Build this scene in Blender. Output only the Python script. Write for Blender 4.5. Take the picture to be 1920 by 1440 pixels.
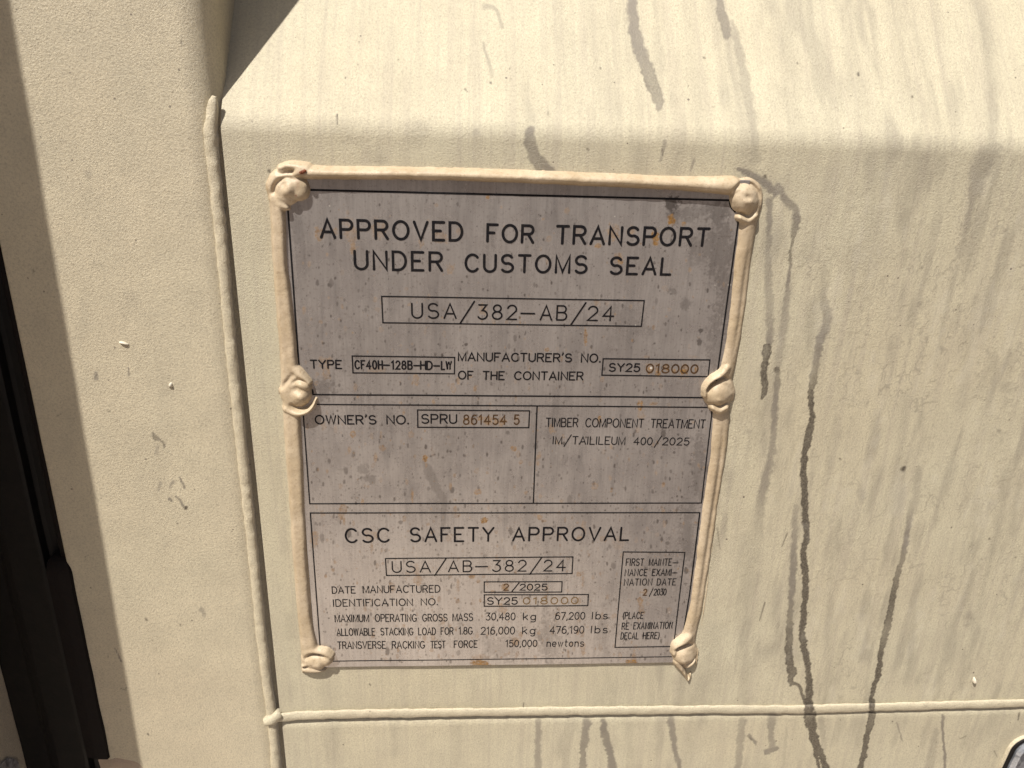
import bpy, math, random
import numpy as np
from mathutils import Matrix, Vector

random.seed(7)
RNG = np.random.default_rng(11)
sc = bpy.context.scene
col = sc.collection
for o in list(bpy.data.objects):
    bpy.data.objects.remove(o)

# ------------------------------------------------------------------ camera
# wall coordinates: X right, Z up, N out of the wall (blender Y = -N). metres.
NP = 0.0016                                   # front of the data plate above the door skin
F = 1385.0                                    # focal length in photo pixels (1920 wide)
CAM = np.array([-0.02380, 0.17589, 0.36575 + NP])          # X, Z, N
R = np.array([[0.99810832, 0.02896524, 0.05422915],
              [-0.0084049, 0.93806719, -0.34635142],
              [-0.06090273, 0.34524044, 0.93653612]])
cam_data = bpy.data.cameras.new('camera')
cam = bpy.data.objects.new('camera', cam_data)
col.objects.link(cam)
m = Matrix.Identity(4)
for i in range(3):                            # camera axes are the rows of R
    a, b, c = R[i]
    m[0][i], m[1][i], m[2][i] = a, -c, b
m[0][3], m[1][3], m[2][3] = CAM[0], -CAM[2], CAM[1]
cam.matrix_world = m
cam_data.sensor_width = 36.0
cam_data.lens = F / 1920.0 * 36.0
cam_data.clip_start = 0.01
cam_data.clip_end = 500.0
sc.camera = cam

# ------------------------------------------------------------------ light
SUN_DIR = Vector((0.92, 1.0, -2.25)).normalized()           # travel direction of the light
world = bpy.data.worlds.new('World')
sc.world = world
world.use_nodes = True
wn = world.node_tree
for n in list(wn.nodes):
    wn.nodes.remove(n)
out = wn.nodes.new('ShaderNodeOutputWorld')
bg = wn.nodes.new('ShaderNodeBackground')
sky = wn.nodes.new('ShaderNodeTexSky')
sky.sky_type = 'NISHITA'
sky.sun_disc = False
sky.sun_elevation = math.asin(-SUN_DIR.z)
sky.sun_rotation = math.atan2(-SUN_DIR.x, -SUN_DIR.y)
sky.air_density = 1.0
sky.dust_density = 4.0
sky.ozone_density = 0.0
bg.inputs['Strength'].default_value = 0.05
wn.links.new(sky.outputs[0], bg.inputs['Color'])
wn.links.new(bg.outputs[0], out.inputs['Surface'])
sun_data = bpy.data.lights.new('sun', 'SUN')
sun_data.energy = 5.0
sun_data.angle = math.radians(0.53)
sun_data.color = (1.0, 0.95, 0.875)
sun = bpy.data.objects.new('sun', sun_data)
sun.rotation_euler = SUN_DIR.to_track_quat('-Z', 'Y').to_euler()
sun.location = (-2, -2, 4)
col.objects.link(sun)
sc.view_settings.view_transform = 'Standard'
sc.view_settings.look = 'None'
sc.view_settings.exposure = 0.40
sc.view_settings.gamma = 1.0
sc.view_settings.use_curve_mapping = False

# ------------------------------------------------------------------ helpers
def un(px, py, N=NP):
    """photo measurement -> point (X, Z) on the wall plane standing N in front of the door skin"""
    px = np.asarray(px, float); py = np.asarray(py, float)
    v = np.stack([(px - 960) / F, -(py - 720) / F, -np.ones_like(px)], -1) @ R
    t = (N - CAM[2]) / v[..., 2]
    return CAM[0] + t * v[..., 0], CAM[1] + t * v[..., 1]

def pj(X, Z, N):
    p = np.stack([X - CAM[0], Z - CAM[1], np.zeros_like(X) + N - CAM[2]], -1) @ R.T
    return 960 - F * p[..., 0] / p[..., 2], 720 + F * p[..., 1] / p[..., 2]

def ux(px, py, N=0.0): return float(un(px, py, N)[0])
def uz(px, py, N=0.0): return float(un(px, py, N)[1])

_tab = {}
def vn(x, z, s, seed=0):
    """smooth value noise, cells of size s, -1..1"""
    if seed not in _tab:
        _tab[seed] = np.random.default_rng(1000 + seed).random((256, 256)) * 2 - 1
    T = _tab[seed]
    u = np.asarray(x) / s + 500.37; v = np.asarray(z) / s + 500.71
    i = np.floor(u).astype(int); j = np.floor(v).astype(int)
    fu = u - i; fv = v - j
    fu = fu * fu * (3 - 2 * fu); fv = fv * fv * (3 - 2 * fv)
    i &= 255; j &= 255; i1 = (i + 1) & 255; j1 = (j + 1) & 255
    return (T[i, j] * (1 - fu) + T[i1, j] * fu) * (1 - fv) + (T[i, j1] * (1 - fu) + T[i1, j1] * fu) * fv

def fbm(x, z, s, seed=0, o=3):
    r = 0; a = 1; t = 0
    for k in range(o):
        r = r + a * vn(x, z, s / 2 ** k, seed + k); t += a; a *= .55
    return r / t

def mesh_obj(name, V, Fc, mat, parent=None, smooth=True, attr=None):
    me = bpy.data.meshes.new(name)
    V = np.asarray(V, float)
    P = np.stack([V[:, 0], -V[:, 2], V[:, 1]], -1)           # X,Z,N -> x,y,z
    if isinstance(Fc, np.ndarray):
        k = Fc.shape[1]
        me.vertices.add(len(P)); me.vertices.foreach_set('co', P.astype(np.float32).ravel())
        me.loops.add(Fc.size); me.loops.foreach_set('vertex_index', Fc.astype(np.int32).ravel())
        me.polygons.add(len(Fc))
        me.polygons.foreach_set('loop_start', np.arange(0, Fc.size, k, dtype=np.int32))
        me.polygons.foreach_set('loop_total', np.full(len(Fc), k, dtype=np.int32))
        me.update(calc_edges=True)
        me.validate()
    else:
        me.from_pydata([tuple(p) for p in P], [], Fc)
        me.update()
    if smooth:
        me.polygons.foreach_set('use_smooth', np.ones(len(me.polygons), dtype=bool))
    if attr is not None:
        a = me.color_attributes.new('wear', 'FLOAT_COLOR', 'POINT')
        c = np.ones((len(P), 4), np.float32); c[:, :3] = attr
        a.data.foreach_set('color', c.ravel())
    me.materials.append(mat)
    o = bpy.data.objects.new(name, me)
    col.objects.link(o)
    if parent is not None:
        o.parent = parent
        o.matrix_parent_inverse = Matrix.Translation(-parent.location)
    return o

def root(name, label, cat, X, Z, N, group=None):
    o = bpy.data.objects.new(name, None)
    o.empty_display_size = 0.02
    o.location = (X, -N, Z)
    col.objects.link(o)
    tag(o, label, cat, group)
    return o

def tag(o, label, cat, group=None):
    o['label'] = label; o['category'] = cat
    if group: o['group'] = group

def grid_faces(nx, nz, flip=False):
    i = np.arange(nx - 1); j = np.arange(nz - 1)
    I, J = np.meshgrid(i, j)
    a = (J * nx + I).ravel()
    f = np.stack([a, a + 1, a + 1 + nx, a + nx], -1)
    return f[:, ::-1] if flip else f

def seg_dist(PX, PY, pts):
    """distance to polyline of (x,y,w,s): returns best normalised distance d/w, strength, distance"""
    best = np.full(PX.shape, 1e9); bs = np.zeros(PX.shape); bd = np.full(PX.shape, 1e9)
    for (x0, y0, w0, s0), (x1, y1, w1, s1) in zip(pts[:-1], pts[1:]):
        dx, dy = x1 - x0, y1 - y0
        L = dx * dx + dy * dy + 1e-9
        t = np.clip(((PX - x0) * dx + (PY - y0) * dy) / L, 0, 1)
        d = np.hypot(PX - x0 - t * dx, PY - y0 - t * dy)
        w = w0 + (w1 - w0) * t
        q = d / w
        k = q < best
        best = np.where(k, q, best); bs = np.where(k, s0 + (s1 - s0) * t, bs); bd = np.where(k, d, bd)
    return best, bs, bd

def curve(pts, n=6):
    """catmull-rom through tuples of any length"""
    P = np.array(pts, float)
    if len(P) < 3: return [tuple(p) for p in P]
    Q = np.vstack([2 * P[0] - P[1], P, 2 * P[-1] - P[-2]])
    o = []
    for i in range(1, len(Q) - 2):
        for k in range(n):
            t = k / n
            o.append(tuple(.5 * ((2 * Q[i]) + (-Q[i - 1] + Q[i + 1]) * t + (2 * Q[i - 1] - 5 * Q[i] + 4 * Q[i + 1] - Q[i + 2]) * t * t
                                 + (-Q[i - 1] + 3 * Q[i] - 3 * Q[i + 1] + Q[i + 2]) * t ** 3)))
    o.append(tuple(P[-1]))
    return o

# ------------------------------------------------------------------ materials
class NT:
    def __init__(s, name):
        s.m = bpy.data.materials.new(name); s.m.use_nodes = True
        s.t = s.m.node_tree; s.t.nodes.clear()
        s.out = s.add('ShaderNodeOutputMaterial'); s.b = s.add('ShaderNodeBsdfPrincipled')
        s.l(s.b.outputs[0], s.out.inputs[0])
        s.pos = s.add('ShaderNodeNewGeometry').outputs['Position']
    def add(s, t): return s.t.nodes.new(t)
    def l(s, a, b): s.t.links.new(a, b)
    def mapping(s, sc_, loc=(0, 0, 0)):
        n = s.add('ShaderNodeMapping'); n.inputs['Scale'].default_value = sc_; n.inputs['Location'].default_value = loc
        s.l(s.pos, n.inputs[0]); return n.outputs[0]
    def noise(s, scale, detail=2, rough=.5, vec=None, dist=0):
        n = s.add('ShaderNodeTexNoise'); n.inputs['Scale'].default_value = scale
        n.inputs['Detail'].default_value = detail; n.inputs['Roughness'].default_value = rough
        n.inputs['Distortion'].default_value = dist
        s.l(vec if vec is not None else s.pos, n.inputs['Vector']); return n.outputs['Fac']
    def voro(s, scale, vec=None):
        n = s.add('ShaderNodeTexVoronoi'); n.inputs['Scale'].default_value = scale
        s.l(vec if vec is not None else s.pos, n.inputs['Vector']); return n.outputs['Distance'], n.outputs['Color']
    def ramp(s, f, a, b, lo=0., hi=1.):
        n = s.add('ShaderNodeMapRange'); n.clamp = True
        for k, v in zip(('From Min', 'From Max', 'To Min', 'To Max'), (a, b, lo, hi)): n.inputs[k].default_value = v
        s.l(f, n.inputs['Value']); return n.outputs[0]
    def math(s, op, a, b=None):
        n = s.add('ShaderNodeMath'); n.operation = op
        for k, v in enumerate((a, b)):
            if v is None: continue
            if isinstance(v, (int, float)): n.inputs[k].default_value = v
            else: s.l(v, n.inputs[k])
        return n.outputs[0]
    def mix(s, f, a, b, mode='MIX'):
        n = s.add('ShaderNodeMix'); n.data_type = 'RGBA'; n.blend_type = mode
        if isinstance(f, (int, float)): n.inputs['Factor'].default_value = f
        else: s.l(f, n.inputs['Factor'])
        for k, v in (('A', a), ('B', b)):
            i = [x for x in n.inputs if x.name == k and x.type == 'RGBA'][0]
            if isinstance(v, tuple): i.default_value = (*v, 1)
            else: s.l(v, i)
        return [x for x in n.outputs if x.type == 'RGBA'][0]
    def wear(s):
        n = s.add('ShaderNodeAttribute'); n.attribute_name = 'wear'
        q = s.add('ShaderNodeSeparateColor'); s.l(n.outputs['Color'], q.inputs[0])
        return q.outputs[0], q.outputs[1], q.outputs[2]
    def bump(s, h, dist, strength=1, normal=None):
        n = s.add('ShaderNodeBump'); n.inputs['Distance'].default_value = dist
        n.inputs['Strength'].default_value = strength
        s.l(h, n.inputs['Height'])
        if normal is not None: s.l(normal, n.inputs['Normal'])
        return n.outputs[0]
    def done(s, color, rough, normal=None, metal=0., spec=.5):
        for k, v in (('Base Color', color), ('Roughness', rough), ('Metallic', metal), ('Specular IOR Level', spec)):
            if isinstance(v, tuple): s.b.inputs[k].default_value = (*v, 1)
            elif isinstance(v, (int, float)): s.b.inputs[k].default_value = v
            else: s.l(v, s.b.inputs[k])
        if normal is not None: s.l(normal, s.b.inputs['Normal'])
        return s.m

def paint(name, base=(.575, .53, .388), warm=(.575, .515, .368), wear=True, grain=1.5, streaks=True):
    n = NT(name)
    c = n.mix(n.ramp(n.noise(9, 3), .35, .65), base, warm)
    c = n.mix(n.ramp(n.noise(48, 5, .65), .35, .72, 0, .42), c, (.43, .385, .285))
    g = n.noise(820, 4, .9)
    c = n.mix(n.ramp(g, .46, .68, .0, .62), c, (.30, .255, .19))
    c = n.mix(n.ramp(n.noise(1000, 3, .9), .58, .70, 0, .55), c, (.22, .18, .13))
    if streaks:                                   # rain-washed vertical dirt
        v = n.mapping((260, 1, 9))
        c = n.mix(n.ramp(n.noise(1, 4, .6, v, .6), .45, .72, 0, .42), c, (.36, .31, .25))
    # dark specks and pinholes
    d, cc = n.voro(170)
    sp = n.add('ShaderNodeSeparateColor'); n.l(cc, sp.inputs[0])
    rad = n.ramp(sp.outputs[0], .55, 1.0, 0, .11)
    k = n.math('MULTIPLY', n.math('LESS_THAN', d, rad), n.ramp(sp.outputs[1], 0, 1, .25, .9))
    c = n.mix(k, c, (.13, .105, .085))
    h2 = n.noise(1000, 4, .85)
    h3 = n.noise(230, 2, .5)
    nb = n.bump(h3, .0003 * grain, .12)
    nb = n.bump(h2, .00034 * grain, .9, nb)
    r = n.ramp(g, .3, .7, .36, .50)
    if wear:
        s, dd, lt = n.wear()
        s2 = n.math('MULTIPLY', s, n.ramp(n.noise(900, 2, .7), .3, .6, .72, 1.0))
        c = n.mix(dd, c, (.205, .18, .148))
        c = n.mix(s2, c, (.072, .059, .045))
        c = n.mix(lt, c, (.72, .68, .58))
        r = n.math('SUBTRACT', r, n.math('MULTIPLY', s, .12))
    return n.done(c, r, nb, 0, .5)

M_panel = paint('cream_door_paint')
M_tube = paint('cream_frame_paint', (.62, .55, .398), (.605, .525, .378), grain=1.9, streaks=False)
M_weld = paint('cream_weld_paint', (.57, .515, .375), (.56, .49, .355), wear=False, grain=1.9, streaks=False)

def sealant():
    n = NT('tan_sealant')
    c = n.mix(n.ramp(n.noise(60, 3), .35, .65), (.43, .34, .225), (.51, .415, .295))
    s, dd, lt = n.wear()
    c = n.mix(n.ramp(n.noise(800, 3, .75), .54, .72, 0, .7), c, (.27, .18, .10))
    v = n.mapping((140, 140, 25))
    c = n.mix(n.ramp(n.noise(1, 3, .6, v), .5, .72, 0, .5), c, (.36, .27, .17))
    c = n.mix(n.ramp(n.noise(130, 4, .7), .52, .75, 0, .4), c, (.30, .225, .15))
    c = n.mix(s, c, (.16, .045, .02))
    c = n.mix(dd, c, (.27, .20, .12))
    nb = n.bump(n.noise(420, 3, .6), .0004, .5)
    return n.done(c, .5, nb, 0, .35)
M_seal = sealant()

def steel():
    n = NT('weathered_stainless')
    v = n.mapping((900, 1, 40))
    br = n.noise(1, 3, .6, v)
    c = n.mix(n.ramp(n.noise(30, 4, .6), .3, .7), (.40, .370, .352), (.51, .475, .450))
    c = n.mix(n.ramp(br, .35, .65, 0, .25), c, (.22, .195, .185))
    v2 = n.mapping((140, 1, 22))
    c = n.mix(n.ramp(n.noise(1, 4, .65, v2, .5), .5, .72, 0, .34), c, (.16, .15, .15))
    c = n.mix(n.ramp(n.noise(700, 3, .75), .55, .72, 0, .5), c, (.17, .135, .11))
    s, dd, lt = n.wear()
    c = n.mix(dd, c, (.075, .062, .055))
    rn = n.ramp(n.noise(480, 3, .7), .3, .7)
    rc = n.mix(rn, (.12, .060, .018), (.31, .165, .042))
    sm = n.math('MULTIPLY', s, n.ramp(n.noise(600, 2, .7), .30, .55, .45, 1))
    c = n.mix(sm, c, rc)
    c = n.mix(lt, c, (.75, .72, .66))
    met = n.math('SUBTRACT', .62, n.math('MULTIPLY', n.math('MINIMUM', sm, 1.0), .62))
    r = n.ramp(n.noise(60, 3), .3, .7, .24, .33)
    nb = n.bump(br, .00004, .4)
    nb = n.bump(n.noise(300, 2, .5), .0002, .18, nb)
    return n.done(c, r, nb, met, .4)
M_steel = steel()

def simple(name, colr, rough=.6, metal=0., spec=.4, bs=0, bd=0, var=None, vs=100):
    n = NT(name)
    c = colr
    if var: c = n.mix(n.ramp(n.noise(vs, 3, .6), .35, .7), colr, var)
    nb = n.bump(n.noise(bs, 3), bd, .6) if bs else None
    return n.done(c, rough, nb, metal, spec)
M_ink = simple('black_etch_ink', (.006, .006, .009), .6, 0, .12, var=(.016, .014, .013), vs=900)
M_stamp = simple('rusty_stamped_groove', (.040, .021, .010), .8, 0, .2, var=(.10, .052, .02), vs=700)
M_stamp2 = simple('ochre_stamped_groove', (.20, .125, .05), .8, 0, .2, var=(.11, .065, .025), vs=900)
M_rubber = simple('black_rubber', (.003, .0026, .0026), .6, 0, .25, 500, .0002, var=(.007, .0055, .005), vs=130)
M_rubber2 = simple('brownish_black_rubber', (.009, .006, .0055), .75, 0, .15, 600, .0003, var=(.008, .006, .006), vs=220)
M_rust = simple('dark_rust', (.09, .022, .010), .7, 0, .4, 1500, .0004, var=(.22, .06, .02), vs=600)
M_flake = simple('pale_paint_flake', (.58, .53, .43), .5, 0, .4)

def galv():
    n = NT('galvanised_steel')
    d, cc = n.voro(110)
    s = n.add('ShaderNodeSeparateColor'); n.l(cc, s.inputs[0])
    c = n.mix(s.outputs[0], (.22, .24, .27), (.62, .65, .70))
    c = n.mix(n.ramp(n.noise(420, 4, .7), .35, .65, 0, .6), c, (.16, .17, .19))
    return n.done(c, .42, n.bump(n.noise(300, 3), .0006, .5), .75, .5)
M_galv = galv()

def bounce_mat():
    n = NT('pale_bounce_tan')  # pale tan for the added reflector patch on the ground
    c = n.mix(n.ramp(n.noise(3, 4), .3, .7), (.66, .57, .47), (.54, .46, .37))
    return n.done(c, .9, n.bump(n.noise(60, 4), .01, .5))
M_bounce = bounce_mat()

# ================================================================== ground
M_brown_ground = simple('brown_bounce_ground', (.095, .070, .056), .95, 0, .2, 60, .01, var=(.125, .092, .072), vs=3)  # unseen ground, brown picked to bounce warm light into the shade
g = mesh_obj('ground', [(-80, -1.15, -40), (80, -1.15, -40), (80, -1.15, 80), (-80, -1.15, 80)], [(0, 1, 2, 3)], M_brown_ground, None, False)
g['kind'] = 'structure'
g = mesh_obj('bounce_patch', [(-1.1, -1.146, -3), (.9, -1.146, -3), (.35, -1.146, 1.75), (-1.1, -1.146, 1.9)], [(0, 1, 2, 3)], M_bounce, None, False)  # added unseen patch, shaped to brighten the lower plate's reflection and bounce
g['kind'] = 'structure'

# ================================================================== container door
XR = ux(433, 400, -.001)                   # right side of the square frame tube
ZB = uz(960, 1334)                           # weld between skin and bottom rail
ZF = uz(960, 243)                            # fold line of the skin
NT_ = 0.0022                                 # frame tube stands this proud of the skin
door = root('container_door', 'cream painted steel container door skin, frame tube and bottom rail with weld beads and dark water runs behind the data plate',
            'container door', 0.0, -0.35, 0.0)

# --- stains measured on the skin (px, py, half width, strength)
S = []
def st(pts, soft=0): S.append((curve(pts, 3), soft))
st([(1185, -20, 11, .40), (1190, 60, 12, .45), (1205, 110, 13, .5), (1222, 150, 13, .6), (1232, 180, 12, .6), (1236, 198, 8, .5)])
st([(1345, -20, 7, .45), (1355, 30, 10, .5), (1363, 65, 9, .5)])
st([(1363, 65, 11, .25), (1370, 120, 13, .25), (1385, 180, 16, .18), (1395, 250, 18, .12), (1400, 320, 18, .08)], 1)
st([(1372, 40, 4, .2), (1385, 90, 9, .22), (1400, 170, 11, .2), (1412, 240, 9, .2), (1416, 300, 9, .15)])
st([(1500, -20, 18, .12), (1530, 90, 20, .12), (1560, 250, 16, .08)], 1)
st([(1680, -20, 22, .14), (1690, 80, 20, .12), (1720, 220, 18, .08)], 1)
st([(1825, -20, 14, .2), (1845, 60, 15, .26), (1855, 130, 15, .2), (1862, 200, 12, .22), (1860, 260, 11, .2)], 1)
st([(1860, 280, 18, .2), (1838, 320, 20, .25), (1825, 370, 9, .25), (1815, 420, 7, .22), (1800, 480, 6, .15)])
st([(940, 50, 4, .2), (928, 15, 4, .2), (910, 12, 6, .18)]); st([(905, 80, 3, .2), (915, 110, 3, .2), (923, 140, 5, .1)])
st([(985, 160, 9, .1), (995, 220, 11, .14)], 1)
st([(995, 245, 8, .42), (992, 262, 9, .5), (1001, 290, 13, .5), (1013, 308, 14, .5), (1030, 320, 10, .42), (1040, 324, 4, .3)])
st([(1245, 265, 4, .25), (1240, 300, 3, .22)]); st([(1300, 300, 3, .25), (1296, 320, 2, .22)])
st([(1383, 316, 3, .35), (1405, 328, 9, .42), (1432, 342, 9, .42), (1450, 358, 11, .42), (1458, 362, 8, .4)])
st([(1460, 348, 7, .32), (1470, 368, 7, .35), (1490, 393, 8, .35), (1494, 415, 8, .45), (1490, 432, 7, .55), (1486, 450, 3.5, .6), (1481, 490, 2.5, .6), (1478, 530, 4, .35), (1471, 600, 8, .24), (1461, 680, 8, .18)])
st([(1458, 692, 5, .65), (1458, 712, 5, .55), (1455, 740, 6, .42), (1451, 800, 7, .32), (1447, 850, 8, .26), (1435, 900, 9, .3), (1426, 950, 9, .2), (1422, 1010, 9, .12)])
st([(1442, 376, 7, .3), (1442, 420, 7, .35), (1440, 500, 8, .24), (1443, 580, 8, .22), (1442, 640, 7, .35)])
st([(1437, 652, 8, .72), (1433, 700, 7, .78), (1434, 725, 6.5, .78), (1430, 748, 4, .78)])
st([(1545, 500, 7, .10), (1545, 560, 9, .22), (1550, 600, 10, .3), (1538, 640, 9, .42), (1528, 690, 7, .55), (1520, 740, 6.5, .72)])
st([(1520, 735, 6.5, .75), (1522, 780, 5.5, .85), (1515, 820, 6.5, .9), (1508, 860, 6.5, .92), (1507, 900, 6.5, .92), (1509, 960, 6.5, .92),
    (1513, 1000, 6.5, .92), (1506, 1040, 6, .92), (1511, 1090, 6.5, .92), (1507, 1140, 6, .92), (1505, 1200, 6.5, .92), (1514, 1240, 6, .92),
    (1517, 1290, 6.5, .92), (1517, 1325, 9, .85), (1519, 1345, 12, .7), (1523, 1368, 9, .92), (1531, 1400, 7, .95), (1543, 1424, 6, .92), (1552, 1455, 6, .9)])
st([(1516, 1362, 3, .9), (1524, 1395, 2.5, .9), (1538, 1445, 3, .9)])
st([(1493, 950, 6, .18), (1488, 1040, 7, .35), (1484, 1120, 6.5, .45), (1480, 1190, 6.5, .7), (1480, 1240, 7, .85), (1485, 1262, 8, .85), (1484, 1280, 6, .8), (1497, 1285, 3, .8), (1505, 1302, 3, .8), (1510, 1320, 3, .8)])
st([(1710, 940, 6, .15), (1700, 1010, 6, .4), (1692, 1045, 5, .55), (1680, 1090, 6, .62), (1670, 1140, 6, .72), (1660, 1190, 6.5, .62), (1652, 1222, 4.5, .85), (1647, 1260, 5.5, .9),
    (1638, 1290, 4.5, .9), (1635, 1318, 5, .9), (1634, 1345, 6, .75), (1625, 1385, 5, .9), (1618, 1420, 5, .9), (1608, 1455, 5, .9)])
for a in ([(1010, 1352, 6, .26), (1008, 1455, 6, .26)], [(1100, 1354, 8, .38), (1095, 1395, 7, .5), (1091, 1455, 5, .5)],
          [(1132, 1352, 6, .4), (1135, 1380, 8, .5), (1143, 1408, 8, .45), (1152, 1455, 7, .38)], [(1258, 1348, 8, .34), (1265, 1400, 5, .38), (1278, 1455, 5, .38)],
          [(1392, 1352, 8, .24), (1382, 1455, 6, .28)], [(1448, 1345, 10, .28), (1446, 1370, 6, .3), (1447, 1405, 5, .3)], [(1436, 1410, 5, .4), (1456, 1403, 4, .45)],
          [(1767, 1342, 2.5, .4), (1773, 1455, 2.5, .4)], [(1540, 1350, 8, .2), (1546, 1400, 5, .12)], [(1755, 1370, 6, .18), (1742, 1440, 8, .12)],
          [(1405, 1378, 3, .3), (1415, 1392, 4, .35)], [(1680, 1355, 2, .3), (1692, 1390, 1.5, .3)], [(1475, 1365, 3, .1), (1470, 1440, 3, .1)]):
    st(a)
for a in ([(1405, 1010, 12, .10), (1400, 1100, 16, .16), (1398, 1200, 14, .12), (1395, 1320, 10, .14)], [(1420, 960, 8, .1), (1415, 1050, 9, .15)],
          [(1700, 740, 8, .12), (1690, 830, 10, .1), (1682, 900, 8, .12), (1672, 960, 7, .1)], [(1722, 880, 6, .2), (1714, 960, 6, .16)],
          [(1880, 940, 9, .12), (1862, 1030, 9, .2), (1845, 1100, 8, .14), (1825, 1180, 9, .12)], [(1915, 890, 6, .16), (1895, 1000, 8, .1)],
          [(1715, 1130, 8, .1), (1705, 1240, 10, .22), (1697, 1280, 8, .12)], [(1810, 1230, 8, .18), (1800, 1290, 8, .2)], [(1795, 500, 7, .18), (1765, 620, 5, .15), (1750, 700, 5, .06)],
          [(1560, 1010, 9, .12), (1553, 1180, 10, .14), (1548, 1310, 8, .1)], [(1240, 1250, 10, .18), (1240, 1310, 6, .12)], [(1395, 370, 12, .08), (1470, 340, 22, .08)],
          [(1830, 560, 9, .1), (1800, 760, 12, .08)], [(1640, 400, 20, .1), (1620, 560, 18, .08)], [(1600, 470, 12, .1), (1590, 640, 12, .06)]):
    st(a, 1)
for a in ([(1455, 0, 20, .10), (1480, 120, 22, .12), (1500, 260, 18, .06)], [(1590, -10, 14, .10), (1600, 90, 16, .12), (1622, 230, 14, .08)],
          [(1750, -10, 10, .10), (1762, 90, 12, .10), (1790, 240, 12, .06)], [(1050, -10, 16, .07), (1062, 100, 18, .08), (1075, 220, 14, .04)],
          [(1290, 0, 12, .08), (1300, 130, 14, .08), (1315, 260, 12, .10)], [(1280, 1270, 8, .2), (1275, 1320, 6, .12)],
          [(1360, 800, 4, .10), (1345, 960, 5, .10)], [(1340, 1180, 18, .10), (1325, 1280, 22, .12)], [(890, 1275, 10, .10), (885, 1315, 8, .07)],
          [(860, 1360, 12, .10), (855, 1440, 10, .06)], [(1180, 1360, 10, .10), (1186, 1440, 9, .09)], [(1220, 1262, 7, .08), (1222, 1320, 6, .1)]):
    st(a, 1)
# blurred smudges (px, py, rx, ry, strength) and crisp marks
SM = [(785, 240, 20, 22, .26), (780, 265, 16, 14, .16), (712, 300, 12, 9, .26), (700, 290, 22, 14, .12), (630, 240, 26, 16, .14), (893, 248, 7, 8, .3), (660, 262, 18, 12, .12),
      (620, 1300, 26, 20, .14), (540, 1290, 14, 26, .10), (545, 1180, 10, 40, .18), (533, 700, 8, 40, .16), (528, 660, 6, 30, .2), (480, 940, 10, 40, .05), (535, 1000, 8, 60, .14), (520, 900, 8, 40, .1),
      (1610, 545, 7, 14, .2), (1612, 530, 8, 6, .2), (1725, 570, 8, 9, .4), (1765, 654, 4, 7, .5), (1885, 725, 14, 14, .3), (1884, 755, 8, 12, .2), (1873, 808, 4, 5, .5), (1877, 825, 4, 8, .35),
      (1615, 925, 9, 16, .3), (1405, 810, 12, 6, .25), (1818, 1155, 12, 12, .45), (1815, 1172, 10, 4, .4), (1792, 1192, 10, 10, .3), (1690, 1228, 4, 6, .4), (1600, 1290, 6, 3, .4),
      (1275, 1320, 10, 10, .2), (1350, 1265, 20, 12, .12), (1460, 350, 30, 16, .1), (1560, 330, 30, 30, .1), (1700, 330, 40, 26, .08), (1310, 285, 26, 18, .12), (1660, 300, 8, 6, .2), (1710, 320, 5, 8, .25)]
MK = [((632, 215), (632, 233), 1.8, .9), ((504, 320), (506, 323), 3, .9), ((1434, 330), (1436, 332), 3, .9), ((1693, 880), (1696, 876), 4.5, .95), ((1476, 1000), (1466, 1025), 1.4, .7),
      ((1434, 1130), (1424, 1164), 1.4, .7), ((1855, 1010), (1856, 1011), 2, .8), ((1904, 1045), (1905, 1046), 1.5, .8), ((1911, 1338), (1909, 1350), 1.8, .9), ((1864, 1408), (1870, 1420), 1, .7),
      ((1345, 990), (1350, 1030), 1.6, .5), ((1609, 138), (1610, 142), 2.6, .9), ((1495, 118), (1496, 120), 1.8, .8), ((1320, 108), (1322, 109), 2.2, .8), ((1710, 181), (1712, 182), 2.2, .8),
      ((920, 155), (921, 157), 2.2, .9), ((872, 167), (876, 172), 1.8, .8), ((747, 112), (748, 113), 1.6, .9), ((1125, 127), (1127, 129), 1.8, .8), ((956, 128), (956, 131), 1.2, .7), ((1028, 210), (1029, 218), 1.3, .7),
      ((1101, 279), (1104, 281), 1.8, .8), ((1242, 280), (1243, 292), 1.2, .6), ((648, 145), (648, 147), 1.4, .8), ((693, 1283), (695, 1285), 1.6, .8), ((982, 1318), (981, 1326), 1.3, .8),
      ((1402, 1380), (1410, 1388), 1.6, .6), ((1800, 1385), (1812, 1380), 1.2, .5), ((1290, 160), (1291, 163), 1.2, .6), ((1575, 860), (1577, 862), 1.8, .7)]

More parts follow.
